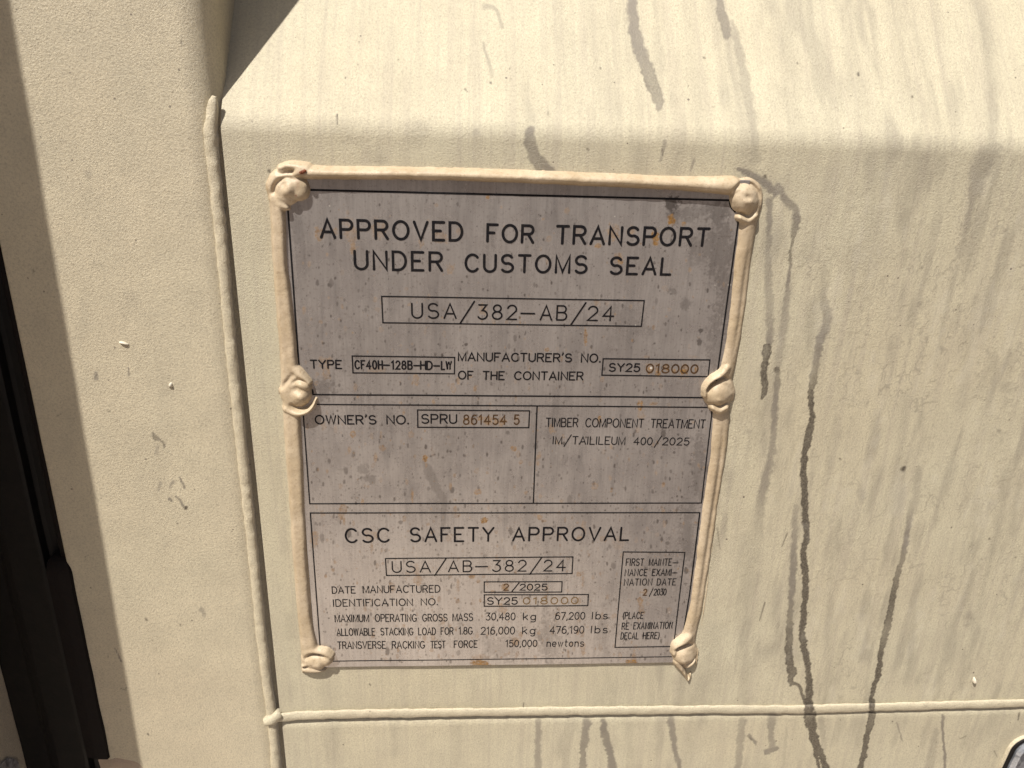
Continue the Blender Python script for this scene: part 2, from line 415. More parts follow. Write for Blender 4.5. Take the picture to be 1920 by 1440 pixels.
def stamp(PX, PY, X, Z, streaks, smudges, marks, jit=1.0):
    s = np.zeros(PX.shape); d = np.zeros(PX.shape)
    j1 = fbm(X, Z, .0045, 3, 3); j2 = fbm(X, Z, .0016, 8, 2); j3 = fbm(X * 1.0, Z * .45, .010, 21, 3)
    for pts, soft in streaks:
        a = np.array(pts)
        mk = (PX > a[:, 0].min() - 50) & (PX < a[:, 0].max() + 50) & (PY > a[:, 1].min() - 50) & (PY < a[:, 1].max() + 50)
        if not mk.any(): continue
        x = PX[mk]; y = PY[mk]
        q, w, dist = seg_dist(x + j1[mk] * 3.2 * jit, y + j2[mk] * 2, pts)
        if soft:
            q = q + j3[mk] * .7
            d[mk] = np.maximum(d[mk], np.clip(w * np.exp(-q * q * 1.1) * 1.9, 0, .6))
        else:
            q = q + j2[mk] * .36 + j1[mk] * .12 + j3[mk] * .15
            hi0 = np.clip((w - .40) / .25, 0, 1)
            e = np.clip((1.08 + .12 * (1 - hi0) - q) / (.22 + .42 * (1 - hi0)), 0, 1)
            edge = 1 + .28 * np.exp(-((q - .88) / .16) ** 2)       # dried-out tide mark round a run
            tone = w * edge * (1 + .22 * j3[mk] + .10 * j1[mk])
            v = np.clip(e * tone * 1.12, 0, .97)
            hi = np.clip((w - .40) / .25, 0, 1)
            s[mk] = np.maximum(s[mk], v * hi)
            d[mk] = np.maximum(d[mk], np.clip(v * (1 - hi) * 2.1, 0, .9))
    for cx, cy, rx, ry, w in smudges:
        mk = (abs(PX - cx) < rx * 2.5) & (abs(PY - cy) < ry * 2.5)
        q = np.hypot((PX[mk] - cx) / rx, (PY[mk] - cy) / ry) + j1[mk] * .6 + j2[mk] * .45
        d[mk] = np.maximum(d[mk], np.clip(1.3 - q, 0, 1) ** .8 * w * 1.1)
    for (x0, y0), (x1, y1), w, k in marks:
        mk = (PX > min(x0, x1) - 8) & (PX < max(x0, x1) + 8) & (PY > min(y0, y1) - 8) & (PY < max(y0, y1) + 8)
        if not mk.any(): continue
        q, ww, dd_ = seg_dist(PX[mk], PY[mk], [(x0, y0, w, k), (x1, y1, w * .6, k)])
        s[mk] = np.maximum(s[mk], np.clip(1.5 - q, 0, 1) * k)
    return s, d

SLOPE = math.radians(36)
RF = 0.017                                    # bend radius of the fold
def skin_profile(z):
    """N of the skin at height z: flat, rounded fold, then leaning inwards"""
    z = np.asarray(z, float)
    a = RF * math.tan(SLOPE / 2)
    z0 = ZF - a                               # start of the bend
    z1 = z0 + RF * math.sin(SLOPE)
    n1 = -RF * (1 - math.cos(SLOPE))
    y = np.where(z < z0, 0, np.where(z < z1, -(RF - np.sqrt(np.maximum(RF * RF - np.clip(z - z0, 0, RF) ** 2, 0))), n1 - (z - z1) * math.tan(SLOPE)))
    return np.maximum(y, -.068)

xs = np.concatenate([np.arange(XR - .0004, .372, .00052), np.arange(.376, 1.0, .006)])
zs = np.concatenate([np.arange(ZB - .0005, ZF + .062, .00052), np.arange(ZF + .063, ZF + .10, .004), np.arange(ZF + .104, ZF + .6, .012)])
X, Z = np.meshgrid(xs, zs)
Nn = skin_profile(Z) + .0004 * fbm(X, Z, .05, 31, 2) + .00006 * fbm(X, Z * .4, .006, 35, 3)
ar_ = np.clip((X - .055) / .06, 0, 1) * np.clip((ZF - .006 - Z) / .02, 0, 1)
Nn += ar_ * (.000034 * np.tanh((fbm(X, Z * .30, .011, 41, 4) + .35 * fbm(X, Z, .004, 47, 2)) / .05) + .000022 * np.tanh(fbm(X, Z * .25, .006, 55, 3) / .06))
# the skin dishes slightly under the data plate and beside the welds
PX, PY = pj(X.ravel(), Z.ravel(), Nn.ravel())
s, d = stamp(PX, PY, X.ravel(), Z.ravel(), S, SM, MK)
# crinkled, dried water-flow contours on the right of the plate
xr, zr = X.ravel(), Z.ravel()
w = fbm(xr, zr * .30, .011, 41, 4) + .35 * fbm(xr, zr, .004, 47, 2)
area = np.clip((PX - 1360) / 160, 0, 1) * np.clip((PY - 285) / 60, 0, 1)
cont = np.exp(-(w / .035) ** 2) * area
d = np.maximum(d, cont * .45 * (.5 + .5 * vn(xr, zr, .02, 49)))
w2 = fbm(xr, zr * .22, .008, 51, 3)
d = np.maximum(d, np.clip(w2 - .12, 0, .4) * .85 * np.clip((PX - 900) / 500, .15, 1))
light = np.clip(-w - .25, 0, .3) * .35 * area
# rust-yellow tick above the plate's left end is a pale scratch mark
att = np.stack([s, np.clip(d, 0, 1), light], -1)
V = np.stack([X.ravel(), Z.ravel(), Nn.ravel()], -1)
mesh_obj('door_skin', V, grid_faces(len(xs), len(zs)), M_panel, door, True, att)

# --- vertical frame tube: swept cross-section
XL = ux(103, 960, NT_)                        # left edge of the tube face
pr = []
rl = .0016
for k in range(7):
    a = math.pi - k / 6 * math.pi / 2
    pr.append((XL + rl + rl * math.cos(a), NT_ - rl + rl * math.sin(a)))
for x in np.arange(XL + rl + .0006, XR - .0153, .0006): pr.append((x, NT_))
rr = .0150
for k in range(27):
    a = math.pi / 2 - k / 26 * math.pi / 2
    pr.append((XR - rr + rr * math.cos(a), NT_ - rr + rr * math.sin(a)))
pr = [(XL, -.05)] + pr + [(XR, -.015), (XR, -.03), (XR, -.075)]
pr = np.array(pr)
zt = np.arange(uz(200, 1500), uz(400, -60, -.05) + .16, .0008)
zt = np.concatenate([np.arange(-.62, zt[0] - .004, .01), zt, np.arange(zt[-1] + .008, .75, .01)])
TX = np.tile(pr[:, 0], (len(zt), 1)); TN = np.tile(pr[:, 1], (len(zt), 1)); TZ = np.tile(zt[:, None], (1, len(pr)))
TN = TN + .0002 * fbm(TX, TZ, .03, 61, 2)
PX, PY = pj(TX.ravel(), TZ.ravel(), TN.ravel())
tS = []
for a in ([(286, 812, 2, .55), (292, 820, 4, .6), (300, 825, 2, .5)], [(300, 825, 1.5, .6), (308, 832, 2, .6), (309, 838, 2, .5)], [(180, 700, 4, .3), (181, 710, 4, .3)],
          [(337, 895, 1.6, .4), (346, 915, 2, .5)], [(330, 930, 1.5, .45), (338, 938, 2, .5), (344, 950, 2, .5), (348, 952, 4, .9)], [(318, 936, 4, .45), (321, 938, 3, .5)],
          [(296, 838, 4, .2), (294, 850, 4, .2)], [(300, 905, 3, .25), (298, 920, 3, .2)], [(378, 1143, 5, .22), (382, 1152, 5, .2)], [(325, 903, 4, .25), (320, 912, 3, .25)],
          [(240, 690, 2, .35), (241, 704, 2, .3)], [(216, 1216, 1.2, .4), (228, 1240, 1.2, .4)]):
    tS.append((curve(a, 3), 0))
tSM = [(310, 740, 14, 60, .08), (300, 880, 22, 60, .09), (350, 300, 24, 20, .05), (160, 600, 12, 50, .12), (245, 560, 18, 20, .12), (315, 1010, 12, 16, .12), (165, 325, 8, 8, .3), (300, 100, 40, 60, .05), (180, 500, 20, 8, .1), (290, 1180, 20, 40, .05), (130, 800, 14, 70, .1)]
tMK = [((338, 79), (339, 81), 2.2, .7), ((202, 288), (203, 290), 1.5, .5), ((273, 1160), (276, 1164), 2, .8), ((338, 1171), (339, 1173), 1.6, .8), ((277, 1376), (279, 1378), 1.8, .9), ((201, 770), (206, 772), 1.3, .6),
       ((62, 507), (64, 509), 2, .7), ((107, 780), (118, 774), 1.1, .6), ((226, 1290), (234, 1294), 1, .7), ((234, 1294), (238, 1288), 1, .6), ((285, 1200), (287, 1202), 1.5, .5), ((202, 1230), (203, 1233), 1.2, .5),
       ((232, 592), (233, 594), 1.5, .6), ((270, 162), (271, 164), 1.5, .5), ((225, 1331), (226, 1333), 1.2, .5)]
s, d = stamp(PX, PY, TX.ravel(), TZ.ravel(), tS, tSM, tMK, .4)
V = np.stack([TX.ravel(), TZ.ravel(), TN.ravel()], -1)
mesh_obj('frame_tube', V, grid_faces(len(pr), len(zt)), M_tube, door, True, np.stack([s, d, d * 0], -1))

# --- weld beads
M_tube2 = paint('cream_bead_paint', (.62, .55, .398), (.605, .525, .378), wear=False, grain=1.9, streaks=False)
def bead(name, pts, rad, lump, seed, flat=1.0, mat=M_weld, parent=door, attr=False, axis='z'):
    """pts: (X, Z, N, radius scale) -> lumpy tube"""
    P = np.array(curve(pts, 1), float)
    L = np.concatenate([[0], np.cumsum(np.hypot(np.diff(P[:, 0]), np.diff(P[:, 1])))])
    n = int(L[-1] / .0007) + 2
    u = np.linspace(0, L[-1], n)
    Q = np.stack([np.interp(u, L, P[:, k]) for k in range(4)], -1)
    T = np.gradient(Q[:, :2], axis=0); T /= np.linalg.norm(T, axis=1)[:, None] + 1e-12
    B = np.stack([T[:, 1], -T[:, 0]], -1)
    m_ = 22; V = []
    ang = np.linspace(0, 2 * math.pi, m_, endpoint=False)
    for i in range(n):
        r = rad * Q[i, 3] * (1 + lump * float(fbm(u[i], 0, .012, seed, 3)))
        for a in ang:
            rr_ = r * (1 + .10 * float(vn(u[i], a * .004, .004, seed + 5)))
            V.append((Q[i, 0] + B[i, 0] * math.cos(a) * rr_, Q[i, 1] + B[i, 1] * math.cos(a) * rr_, Q[i, 2] + math.sin(a) * rr_ * flat))
    f = []
    for i in range(n - 1):
        for j in range(m_):
            a, b = i * m_ + j, i * m_ + (j + 1) % m_
            f.append((a, a + m_, b + m_, b))
    f.append(tuple(range(m_))); f.append(tuple(range((n - 1) * m_, n * m_))[::-1])
    att = None
    if attr:
        V_ = np.array(V); PX, PY = pj(V_[:, 0], V_[:, 1], V_[:, 2])
        s, d = stamp(PX, PY, V_[:, 0], V_[:, 1], S, [], MK)
        att = np.stack([s, np.maximum(d, 0), d * 0], -1)
    o = mesh_obj(name, V, f, mat, parent, True, att)
    return o

def wp(px, py, N, k=1): x, z = un(px, py, N); return (float(x), float(z), N, k)
NB = -.0002
vb = [(402, 180, .35), (400, 192, .7), (397, 222, .95), (395, 250, 1.1), (400, 300, 1.0), (408, 380, 1.0), (418, 480, 1.02), (428, 590, .98), (438, 700, 1.0), (448, 790, 1.04), (460, 900, 1.0),
      (471, 1000, 1.02), (481, 1100, 1.0), (491, 1200, 1.08), (500, 1270, 1.0), (507, 1320, 1.05), (513, 1370, 1.0), (517, 1420, 1.1), (522, 1500, 1.0), (566, 1900, 1.0), (600, 2260, 1.0)]
bead('vertical_weld', [wp(a, b, NB, k) for a, b, k in vb], .0030, .03, 5, .85, M_tube2)
hb = [(512, 1347, .9), (560, 1342, 1.0), (640, 1339, 1.0), (760, 1337, 1.05), (900, 1335, .95), (1050, 1333, 1.02), (1200, 1331.5, 1.0), (1350, 1330, .98), (1500, 1330, 1.05), (1640, 1326, 1.0), (1780, 1322, .98), (1960, 1317, 1.0), (2100, 1314, 1.0), (3600, 1277, 1.0)]
M_weld2 = paint('cream_weld_paint_stained', (.57, .515, .375), (.56, .49, .355), wear=True, grain=1.9, streaks=False)
bead('horizontal_weld', [wp(a, b, .0012, k) for a, b, k in hb], .0033, .05, 9, .42, M_weld2, door, True)
# swollen start of the horizontal run where both welds meet
bead('weld_lump', [wp(498, 1352, .001, .7), wp(512, 1346, .0010, 1.0), wp(526, 1336, .001, .75)], .0040, .25, 14)

# --- bottom rail: rounded shoulder under the weld, then flat
xs2 = np.concatenate([np.arange(XR + .0005, .385, .00055), np.arange(.39, 1.0, .006)])
zb0 = ZB - .0026
prz = [(zb0, -.003)]
for k in range(10):
    a = k / 9 * math.pi / 2
    prz.append((zb0 - .0072 * (1 - math.cos(a)) , -.003 + .0040 * math.sin(a)))
zl = prz[-1][0]
for z in np.arange(zl - .0005, uz(960, 1500), -.0005): prz.append((z, .0010))
for z in np.arange(prz[-1][0] - .006, -.62, -.01): prz.append((z, .0010))
prz = np.array(prz)[::-1]
X, Z = np.meshgrid(xs2, prz[:, 0]); Nn = np.tile(prz[:, 1][:, None], (1, len(xs2))) + .0003 * fbm(X, Z, .04, 71, 2)
xw = un(960 + (X - 0) * 0, 1334 + X * 0, 0)
PX, PY = pj(X.ravel(), Z.ravel(), Nn.ravel())
s, d = stamp(PX, PY, X.ravel(), Z.ravel(), S, SM, MK)
w2 = fbm(X.ravel(), Z.ravel() * .25, .009, 53, 3)
d = np.maximum(d, np.clip(w2 - .12, 0, .4) * .6)
# the right-hand bracket sits over the rail: grime round its edge
V = np.stack([X.ravel(), Z.ravel(), Nn.ravel()], -1)
mesh_obj('bottom_rail', V, grid_faces(len(xs2), len(prz)), M_panel, door, True, np.stack([s, np.clip(d, 0, 1), d * 0], -1))

# ================================================================== door gasket (part of the door) and corner post
XG = ux(20, 1360, -.006)
zlip = uz(125, 1046); zend = uz(205, 1412); ztop = .70
def sweep_z(name, prof, z0, z1, mat, parent, dz=.004, seed=3, wob=.0002):
    prof = np.array(prof); z = np.arange(z0, z1, dz)
    z = np.append(z, z1)
    X_ = np.tile(prof[:, 0], (len(z), 1)); N_ = np.tile(prof[:, 1], (len(z), 1)); Z_ = np.tile(z[:, None], (1, len(prof)))
    X_ = X_ + wob * vn(Z_, X_ * 0, .02, seed)
    f = grid_faces(len(prof), len(z)).tolist()
    V = np.stack([X_.ravel(), Z_.ravel(), N_.ravel()], -1)
    npf = len(prof)
    f.append(list(range(npf))[::-1]); f.append(list(range((len(z) - 1) * npf, len(z) * npf)))
    return mesh_obj(name, V, f, mat, parent, False)

W_ = XL - XG
base = [(XG, -.05), (XG, -.010), (XG + .10 * W_, -.0095), (XG + .28 * W_, -.0085), (XG + .34 * W_, -.0060), (XG + .42 * W_, -.0040), (XG + .60 * W_, -.0030), (XG + .72 * W_, -.0022), (XG + .745 * W_, -.0030), (XG + .76 * W_, -.0075), (XG + .80 * W_, -.0080), (XL - .0001, -.0075), (XL - .0001, -.05)]
sweep_z('rubber_seal', base, -.6, ztop, M_rubber, door)
# outer lip: raised lower down, tucked behind the tube edge higher up
V = []; f = []
zz = np.concatenate([np.arange(zend - .001, zlip - .012, .003), np.linspace(zlip - .012, zlip, 9)])
for z in zz:
    t = min(1, max(0, (zlip - z) / .010)); t = math.sqrt(max(0, 1 - (1 - t) ** 2)) if t < 1 else 1
    xr_ = XL + .0028 * t - .0002 + .0005 * float(vn(z, 0, .02, 4)) * t
    xl_ = XG + .775 * W_ + (1 - t) * .004
    hh = .0028 * t
    for (x, nn) in ((xl_, -.02), (xl_, -.0040 + hh), (xl_ + .0012, -.0022 + hh * 1.4), ((xl_ + xr_) / 2, -.0008 + hh * 1.6), (xr_ - .001, -.0002 + hh * 1.5), (xr_, -.001 + hh * .9), (xr_ - .0004, -.02)):
        V.append((x, z, nn))
for i in range(len(zz) - 1):
    for j in range(6):
        a = i * 7 + j; f.append((a, a + 1, a + 8, a + 7))
f.append(tuple(range(7))[::-1]); f.append(tuple(range((len(zz) - 1) * 7, len(zz) * 7)))
mesh_obj('seal_lip', V, f, M_rubber2, door, False)
# upper thin lip
sweep_z('seal_edge', [(XL - .0052, -.02), (XL - .0052, -.0030), (XL - .0035, -.0012), (XL - .0003, -.0006), (XL - .0003, -.02)], zlip - .004, ztop, M_rubber2, door)
# torn paint blister at the foot of the tube, beside the seal
bl = []; bf = []
for i in range(15):
    for j in range(15):
        u, v = i / 14 * 2 - 1, j / 14 * 2 - 1
        px = 232 + u * 40 + v * 8; py = 1446 + v * 26 + 5 * float(vn(u, 0, .5, 13)) - 5 * u
        r = min(1, math.hypot(u, v)); nn = NT_ - .0004 + .0013 * (1 - r ** 4) * (1 + .25 * float(vn(u, v, .5, 12)))
        x, z = un(px, py, nn); bl.append((float(x), float(z), nn))
for j in range(14):
    for i in range(14):
        a = i * 15 + j; bf.append((a, a + 1, a + 16, a + 15))
mesh_obj('paint_blister', bl, bf, paint('bare_primer_paint', (.46, .34, .25), (.40, .29, .21), False, 1.2, False), door, True)

post = root('corner_post', 'cream corner post in shade at the left edge, beyond the black rubber seal', 'corner post', XG - .05, -.6, 0)
PH = .0905
post_prof = [(XG - .0002, -.05), (XG - .0002, PH - .004), (XG - .0010, PH - .0012), (XG - .0042, PH), (XG - .11, PH), (XG - .11, -.05)]
prof = np.array(post_prof)
zz = np.arange(-.62, .62, .01)
V = []; f = []
for z in zz:
    for x, nn in post_prof: V.append((x, z, nn + (.014 * z if nn > .05 else 0)))
k = len(post_prof)
for i in range(len(zz) - 1):
    for j in range(k - 1): f.append((i * k + j, i * k + j + 1, (i + 1) * k + j + 1, (i + 1) * k + j))
f.append(tuple(range(k))[::-1]); f.append(tuple(range((len(zz) - 1) * k, len(zz) * k)))
M_post = paint('cream_post_paint', (.60, .52, .39), (.56, .47, .35), False, 1.0, False)
mesh_obj('post_face', V, f, M_post, post, False)
# scuffed patch low on the post's inner face: a ragged thin crust
cz, cn = uz(12, 1425, .004), .0
V = []; f = []
ring = []
for k in range(40):
    a = 2 * math.pi * k / 40
    r = 1 + .22 * float(vn(math.cos(a), math.sin(a), .9, 77)) + .12 * float(vn(math.cos(a), math.sin(a), .2, 78))
    ring.append((XG + .0004, cz - .019 + .028 * r * math.sin(a), .018 + .026 * r * math.cos(a)))
V = [(XG + .0016, cz - .019, .018)] + [(XG + .0012, cz - .019 + (p[1] - cz + .019) * .6, .018 + (p[2] - .018) * .6) for p in ring] + ring
for k in range(40):
    q = (k + 1) % 40
    f.append((0, 1 + q, 1 + k)); f.append((1 + k, 1 + q, 41 + q, 41 + k))
M_scuff = simple('scuffed_grey_primer', (.40, .38, .36), .8, 0, .3, 900, .001, var=(.12, .11, .11), vs=260)
mesh_obj('scuff_mark', V, f, M_scuff, post, True)

# dark brown sheet closing the gap behind the seal
mesh_obj('seal_channel', [(XG, -.61, -.02), (XL, -.61, -.02), (XL, ztop, -.02), (XG, ztop, -.02)], [(0, 1, 2, 3)],
         simple('dark_brown_steel', (.055, .036, .028), .8), door, False)

# ================================================================== data plate
plate = root('data_plate', 'grey steel data plate with black lettering and rust spots in a tan sealant rim', 'data plate', 0, uz(930, 1246, NP), NP)
def plate_n(x, z):
    return NP + .00035 * fbm(x, z, .07, 81, 2) * 1.0
x0, x1 = ux(520, 760, NP) - .004, ux(1352, 760, NP) + .004
x0 = float(un(524, 360, NP)[0]); x1 = float(un(1402, 376, NP)[0])
z1 = float(un(960, 326, NP)[1]); z0 = float(un(960, 1246.5, NP)[1])
xs3 = np.arange(x0, x1, .00031); zs3 = np.arange(z0, z1, .00031)
X, Z = np.meshgrid(xs3, zs3); x = X.ravel(); z = Z.ravel()
nn = plate_n(x, z)
PX, PY = pj(x, z, NP)
rust = np.zeros(len(x)); dark = np.zeros(len(x)); lite = np.zeros(len(x))
G = (len(zs3), len(xs3))
PXg = PX.reshape(G); PYg = PY.reshape(G)
n1 = fbm(X, Z, .0022, 91, 3); n2 = fbm(X, Z, .0009, 95, 2)
Rg = rust.reshape(G); Dg = dark.reshape(G); Lg = lite.reshape(G)
def win(px, py, r):
    xx, zz_ = un(px, py, NP)
    sx = r / 3.6 * .001 * 1.15
    i0 = int((xx - sx - x0) / .00031); i1 = int((xx + sx - x0) / .00031) + 2
    j0 = int((zz_ - sx - z0) / .00031); j1 = int((zz_ + sx - z0) / .00031) + 2
    return slice(max(0, j0), max(0, min(G[0], j1))), slice(max(0, i0), max(0, min(G[1], i1)))
def blot(A, px, py, rx, ry, k, ring=0, jag=.5):
    w_ = win(px, py, max(rx, ry) * 2.4 + 3)
    if A[w_].size == 0: return
    q = np.hypot((PXg[w_] - px) / rx, (PYg[w_] - py) / ry) + n1[w_] * jag + n2[w_] * jag * .8
    v = np.clip((1.15 - q) / .4, 0, 1)
    if ring: v = v * (1 - ring * np.clip(.8 - q, 0, .5) / .5)
    A[w_] = np.maximum(A[w_], v * k)
rnd = random.Random(5)
# measured rust spots
for a in ((598, 440, 9, 13, .75, .5), (660, 440, 12, 16, .5, .3), (662, 464, 7, 14, .6, 0), (709, 428, 14, 18, .55, .6), (652, 415, 14, 8, .35, .5), (630, 432, 5, 9, .45, 0),
          (825, 446, 14, 12, .55, .4), (790, 455, 6, 9, .5, .3), (862, 432, 6, 9, .4, 0), (915, 370, 4, 5, .8, 0), (818, 385, 4, 4, .6, .4), (845, 505, 8, 8, .5, 0), (1029, 448, 6, 6, .5, .6),
          (1062, 395, 6, 6, .45, 0), (1121, 461, 8, 6, .8, .2), (1150, 435, 11, 16, .55, 0), (1184, 432, 8, 8, .5, 0), (1228, 446, 9, 14, .85, 0), (1258, 413, 7, 9, .95, 0), (1282, 420, 6, 4, .7, 0), (1160, 484, 7, 10, .6, 0), (1163, 490, 6, 7, .8, 0),
          (1098, 634, 3.5, 14, .75, 0), (1025, 656, 5, 4, .7, 0), (1082, 432, 8, 8, .3, 0), (1118, 567, 5, 8, .5, 0), (1124, 570, 3, 4, .5, .8), (904, 580, 8, 12, .5, 0), (950, 604, 3, 3, .6, .7), (975, 604, 2.5, 4, .6, 0),
          (704, 562, 4, 6, .5, .5), (708, 580, 5, 5, .4, .3), (715, 618, 4, 5, .4, .5), (762, 542, 5, 4, .4, .5), (610, 680, 14, 14, .5, .2), (612, 698, 8, 11, .6, .5), (705, 693, 14, 6, .5, .4), (780, 713, 6, 10, .6, .4),
          (666, 726, 4, 9, .4, 0), (850, 729, 5, 9, .55, .5), (890, 729, 3, 7, .6, 0), (750, 755, 3, 3, .6, .5), (813, 754, 3, 5, .7, .3), (662, 814, 5, 6, .75, .3), (607, 797, 5, 8, .5, .4), (770, 815, 6, 7, .55, .5), (757, 772, 3, 6, .6, 0),
          (717, 840, 7, 5, .6, .2), (704, 857, 4, 10, .55, 0), (655, 843, 4, 9, .5, 0), (798, 860, 5, 7, .8, 0), (799, 873, 2.5, 6, .5, 0), (963, 841, 6, 5, .8, .2), (894, 883, 5, 6, .55, .6), (914, 886, 2.5, 3, .5, .5), (977, 866, 4, 4, .6, .3),
          (896, 922, 7, 5, .7, .3), (844, 913, 3, 6, .5, 0), (852, 891, 3, 4, .5, 0), (1008, 862, 4, 12, .55, .3), (1011, 855, 4, 8, .5, 0), (1116, 912, 6, 7, .55, .5), (1201, 760, 6, 10, .85, .2), (1225, 757, 8, 4, .6, 0), (1203, 778, 8, 10, .5, .5),
          (1124, 787, 4, 8, .8, 0), (1129, 712, 4, 5, .6, .6), (1034, 805, 4, 9, .6, .3), (1221, 690, 10, 8, .3, 0), (1234, 700, 6, 6, .75, 0), (1282, 697, 7, 5, .95, 0), (1280, 707, 14, 4, .35, 0), (1222, 684, 18, 3, .35, 0), (1300, 669, 12, 3, .3, 0), (1213, 669, 6, 3, .35, 0),
          (908, 975, 7, 6, .95, 0), (857, 966, 7, 5, .4, .3), (1012, 970, 5, 5, .65, .2), (1020, 976, 6, 4, .5, 0), (694, 1002, 12, 14, .35, .3), (697, 1025, 3, 9, .45, 0), (842, 1008, 6, 8, .4, .3), (1095, 988, 5, 14, .4, 0), (780, 1068, 7, 10, .35, 0), (784, 1086, 8, 12, .55, .3),
          (885, 1080, 6, 5, .7, 0), (736, 1101, 6, 9, .4, 0), (859, 1098, 3, 13, .45, 0), (942, 1144, 8, 7, .45, 0), (1086, 1076, 5, 5, .6, 0), (1093, 1088, 3, 12, .4, 0), (1159, 1018, 12, 12, .25, 0), (684, 1140, 4, 8, .4, 0), (830, 1165, 5, 8, .4, 0),
          (832, 1178, 3, 6, .4, 0), (966, 1202, 7, 8, .55, 0), (1083, 1185, 3, 5, .6, 0), (1093, 1216, 5, 12, .55, .4), (895, 1242, 12, 6, .85, 0), (908, 1245, 9, 6, .9, 0), (899, 1232, 16, 5, .35, 0), (1186, 1242, 11, 7, .95, 0), (1189, 1228, 4, 10, .5, 0), (1065, 1225, 3, 8, .4, 0),
          (1202, 1145, 6, 10, .5, 0), (1200, 1130, 4, 8, .6, 0), (1200, 1124, 6, 5, .7, .2), (1152, 1155, 6, 6, .35, 0), (1297, 1080, 5, 8, .4, 0), (590, 1010, 7, 14, .6, .4), (587, 1000, 4, 5, .4, 0), (644, 955, 8, 12, .6, .2), (640, 968, 5, 10, .5, 0), (680, 940, 3, 6, .6, 0), (773, 930, 2.5, 14, .6, 0),
          (645, 975, 3, 8, .6, 0), (1076, 1216, 3, 6, .3, 0), (1256, 1145, 5, 6, .35, .5), (1247, 540, 6, 6, .35, .5), (637, 598, 4, 4, .4, .5), (640, 560, 3, 3, .4, .4), (565, 1020, 4, 10, .2, 0)):
    blot(Rg, *a[:4], min(1, a[4] * 1.15), a[5], .45)
# random little rust freckles, denser low on the plate
for k in range(850):
    t = rnd.random() ** .6
    py = 380 + t * 860; e = (py - 390) / 850
    px = rnd.uniform(545 + 60 * e, 1385 - 105 * e)
    r = rnd.choice((1, 1.2, 1.4, 1.6, 2, 2.4, 3, 3.8))
    blot(Rg, px, py, r, r * rnd.uniform(.8, 2.0), rnd.uniform(.25, .62), rnd.choice((0, 0, .5)), .35)
for k in range(2100):
    t = rnd.random() ** .75
    py = 372 + t * 870; e = (py - 390) / 850
    px = rnd.uniform(545 + 60 * e, 1388 - 105 * e)
    r = rnd.choice((.9, 1, 1.2, 1.5, 2.1)) * (1 if rnd.random() < .94 else 2.2)
    blot(Dg, px, py, r, r * rnd.uniform(.7, 2.2), rnd.uniform(.28, .68), 0, .3)
# dirty run-off near the right end and the wet patch under the rim
for a in ((1262, 382, 14, 14, .75), (1262, 400, 12, 22, .4), (1290, 400, 30, 18, .3), (1350, 470, 28, 60, .32), (1365, 560, 20, 90, .32), (1345, 640, 22, 60, .25), (1345, 400, 24, 20, .4),
          (1320, 395, 40, 12, .25), (1310, 470, 20, 30, .2), (1284, 570, 10, 10, .3), (1262, 545, 8, 8, .3), (1148, 580, 30, 10, .12), (690, 900, 14, 10, .35), (680, 880, 10, 10, .3), (1220, 620, 8, 8, .22),
          (1180, 640, 40, 60, .1), (830, 880, 24, 90, .12), (900, 1180, 60, 30, .08), (1030, 1200, 20, 50, .25), (1130, 1190, 16, 50, .15), (945, 1215, 30, 25, .2), (610, 730, 20, 20, .3), (600, 745, 12, 12, .25),
          (1250, 1090, 20, 60, .15), (1290, 1000, 18, 60, .25), (1310, 880, 14, 60, .25), (700, 640, 60, 40, .08), (920, 430, 12, 40, .12), (1045, 800, 20, 80, .10), (555, 420, 10, 60, .15), (570, 560, 10, 80, .12)):
    blot(Dg, *a, 0, .8)
for pts in ([(796, 868, 5, .2), (805, 885, 10, .32), (815, 910, 9, .32), (828, 930, 8, .34), (832, 950, 6, .3), (830, 985, 4, .2)],):
    q, w_, _ = seg_dist(PX, PY, curve(pts, 4)); v = np.clip(1.1 - q - n1.ravel() * .3, 0, .3) / .3 * w_
    Dg[:] = np.maximum(Dg, v.reshape(G))
# faint scratches and dust
for k in range(26):
    a, b = rnd.uniform(600, 1330), rnd.uniform(390, 1200); t = rnd.uniform(-2.4, -.5); L = rnd.uniform(3, 22)
    pts = [(a, b, .6, rnd.uniform(.12, .3)), (a + L * math.cos(t), b - L * math.sin(t), .6, .1)]
    w_ = win(a, b, 40)
    if Lg[w_].size:
        q, s_, _ = seg_dist(PXg[w_], PYg[w_], pts); Lg[w_] = np.maximum(Lg[w_], np.clip(1.8 - q, 0, 1) * s_)
for a in ((1221, 690, 2.4), (1366, 534, 1.6), (1370, 534, 1.6), (1192, 610, 1.2), (1153, 406, 1.4), (618, 386, 1.6), (1365, 407, 1.0), (1090, 624, 1), (1150, 762, 1), (1255, 1148, 1), (1341, 535, 1)):
    blot(Lg, a[0], a[1], a[2], a[2], .9, 0, .2)
# halo of rust bled out of stamped digits
for cx, n_, wd, yy in ((872, 6, 14, 787), (1215, 6, 17, 691), (985, 0, 18, 1127)):
    for i in range(n_):
        blot(Rg, cx + i * wd + rnd.uniform(-2, 4), yy + rnd.uniform(-4, 5), rnd.uniform(3, 7), rnd.uniform(3, 8), rnd.uniform(.55, .95) * (.7 if yy > 1000 else 1), 0, .6)
for a in ((968, 787, 6, 10, .5), (948, 1101, 7, 8, .8), (1209, 1111, 5, 7, .7), (880, 787, 5, 12, .5), (915, 790, 8, 10, .7), (940, 792, 9, 8, .65)):
    blot(Rg, *a, 0, .5)
att = np.stack([Rg.ravel(), Dg.ravel(), Lg.ravel()], -1)
Vp = np.stack([x, z, nn], -1)
nx, nz = len(xs3), len(zs3)
Ff = grid_faces(nx, nz)
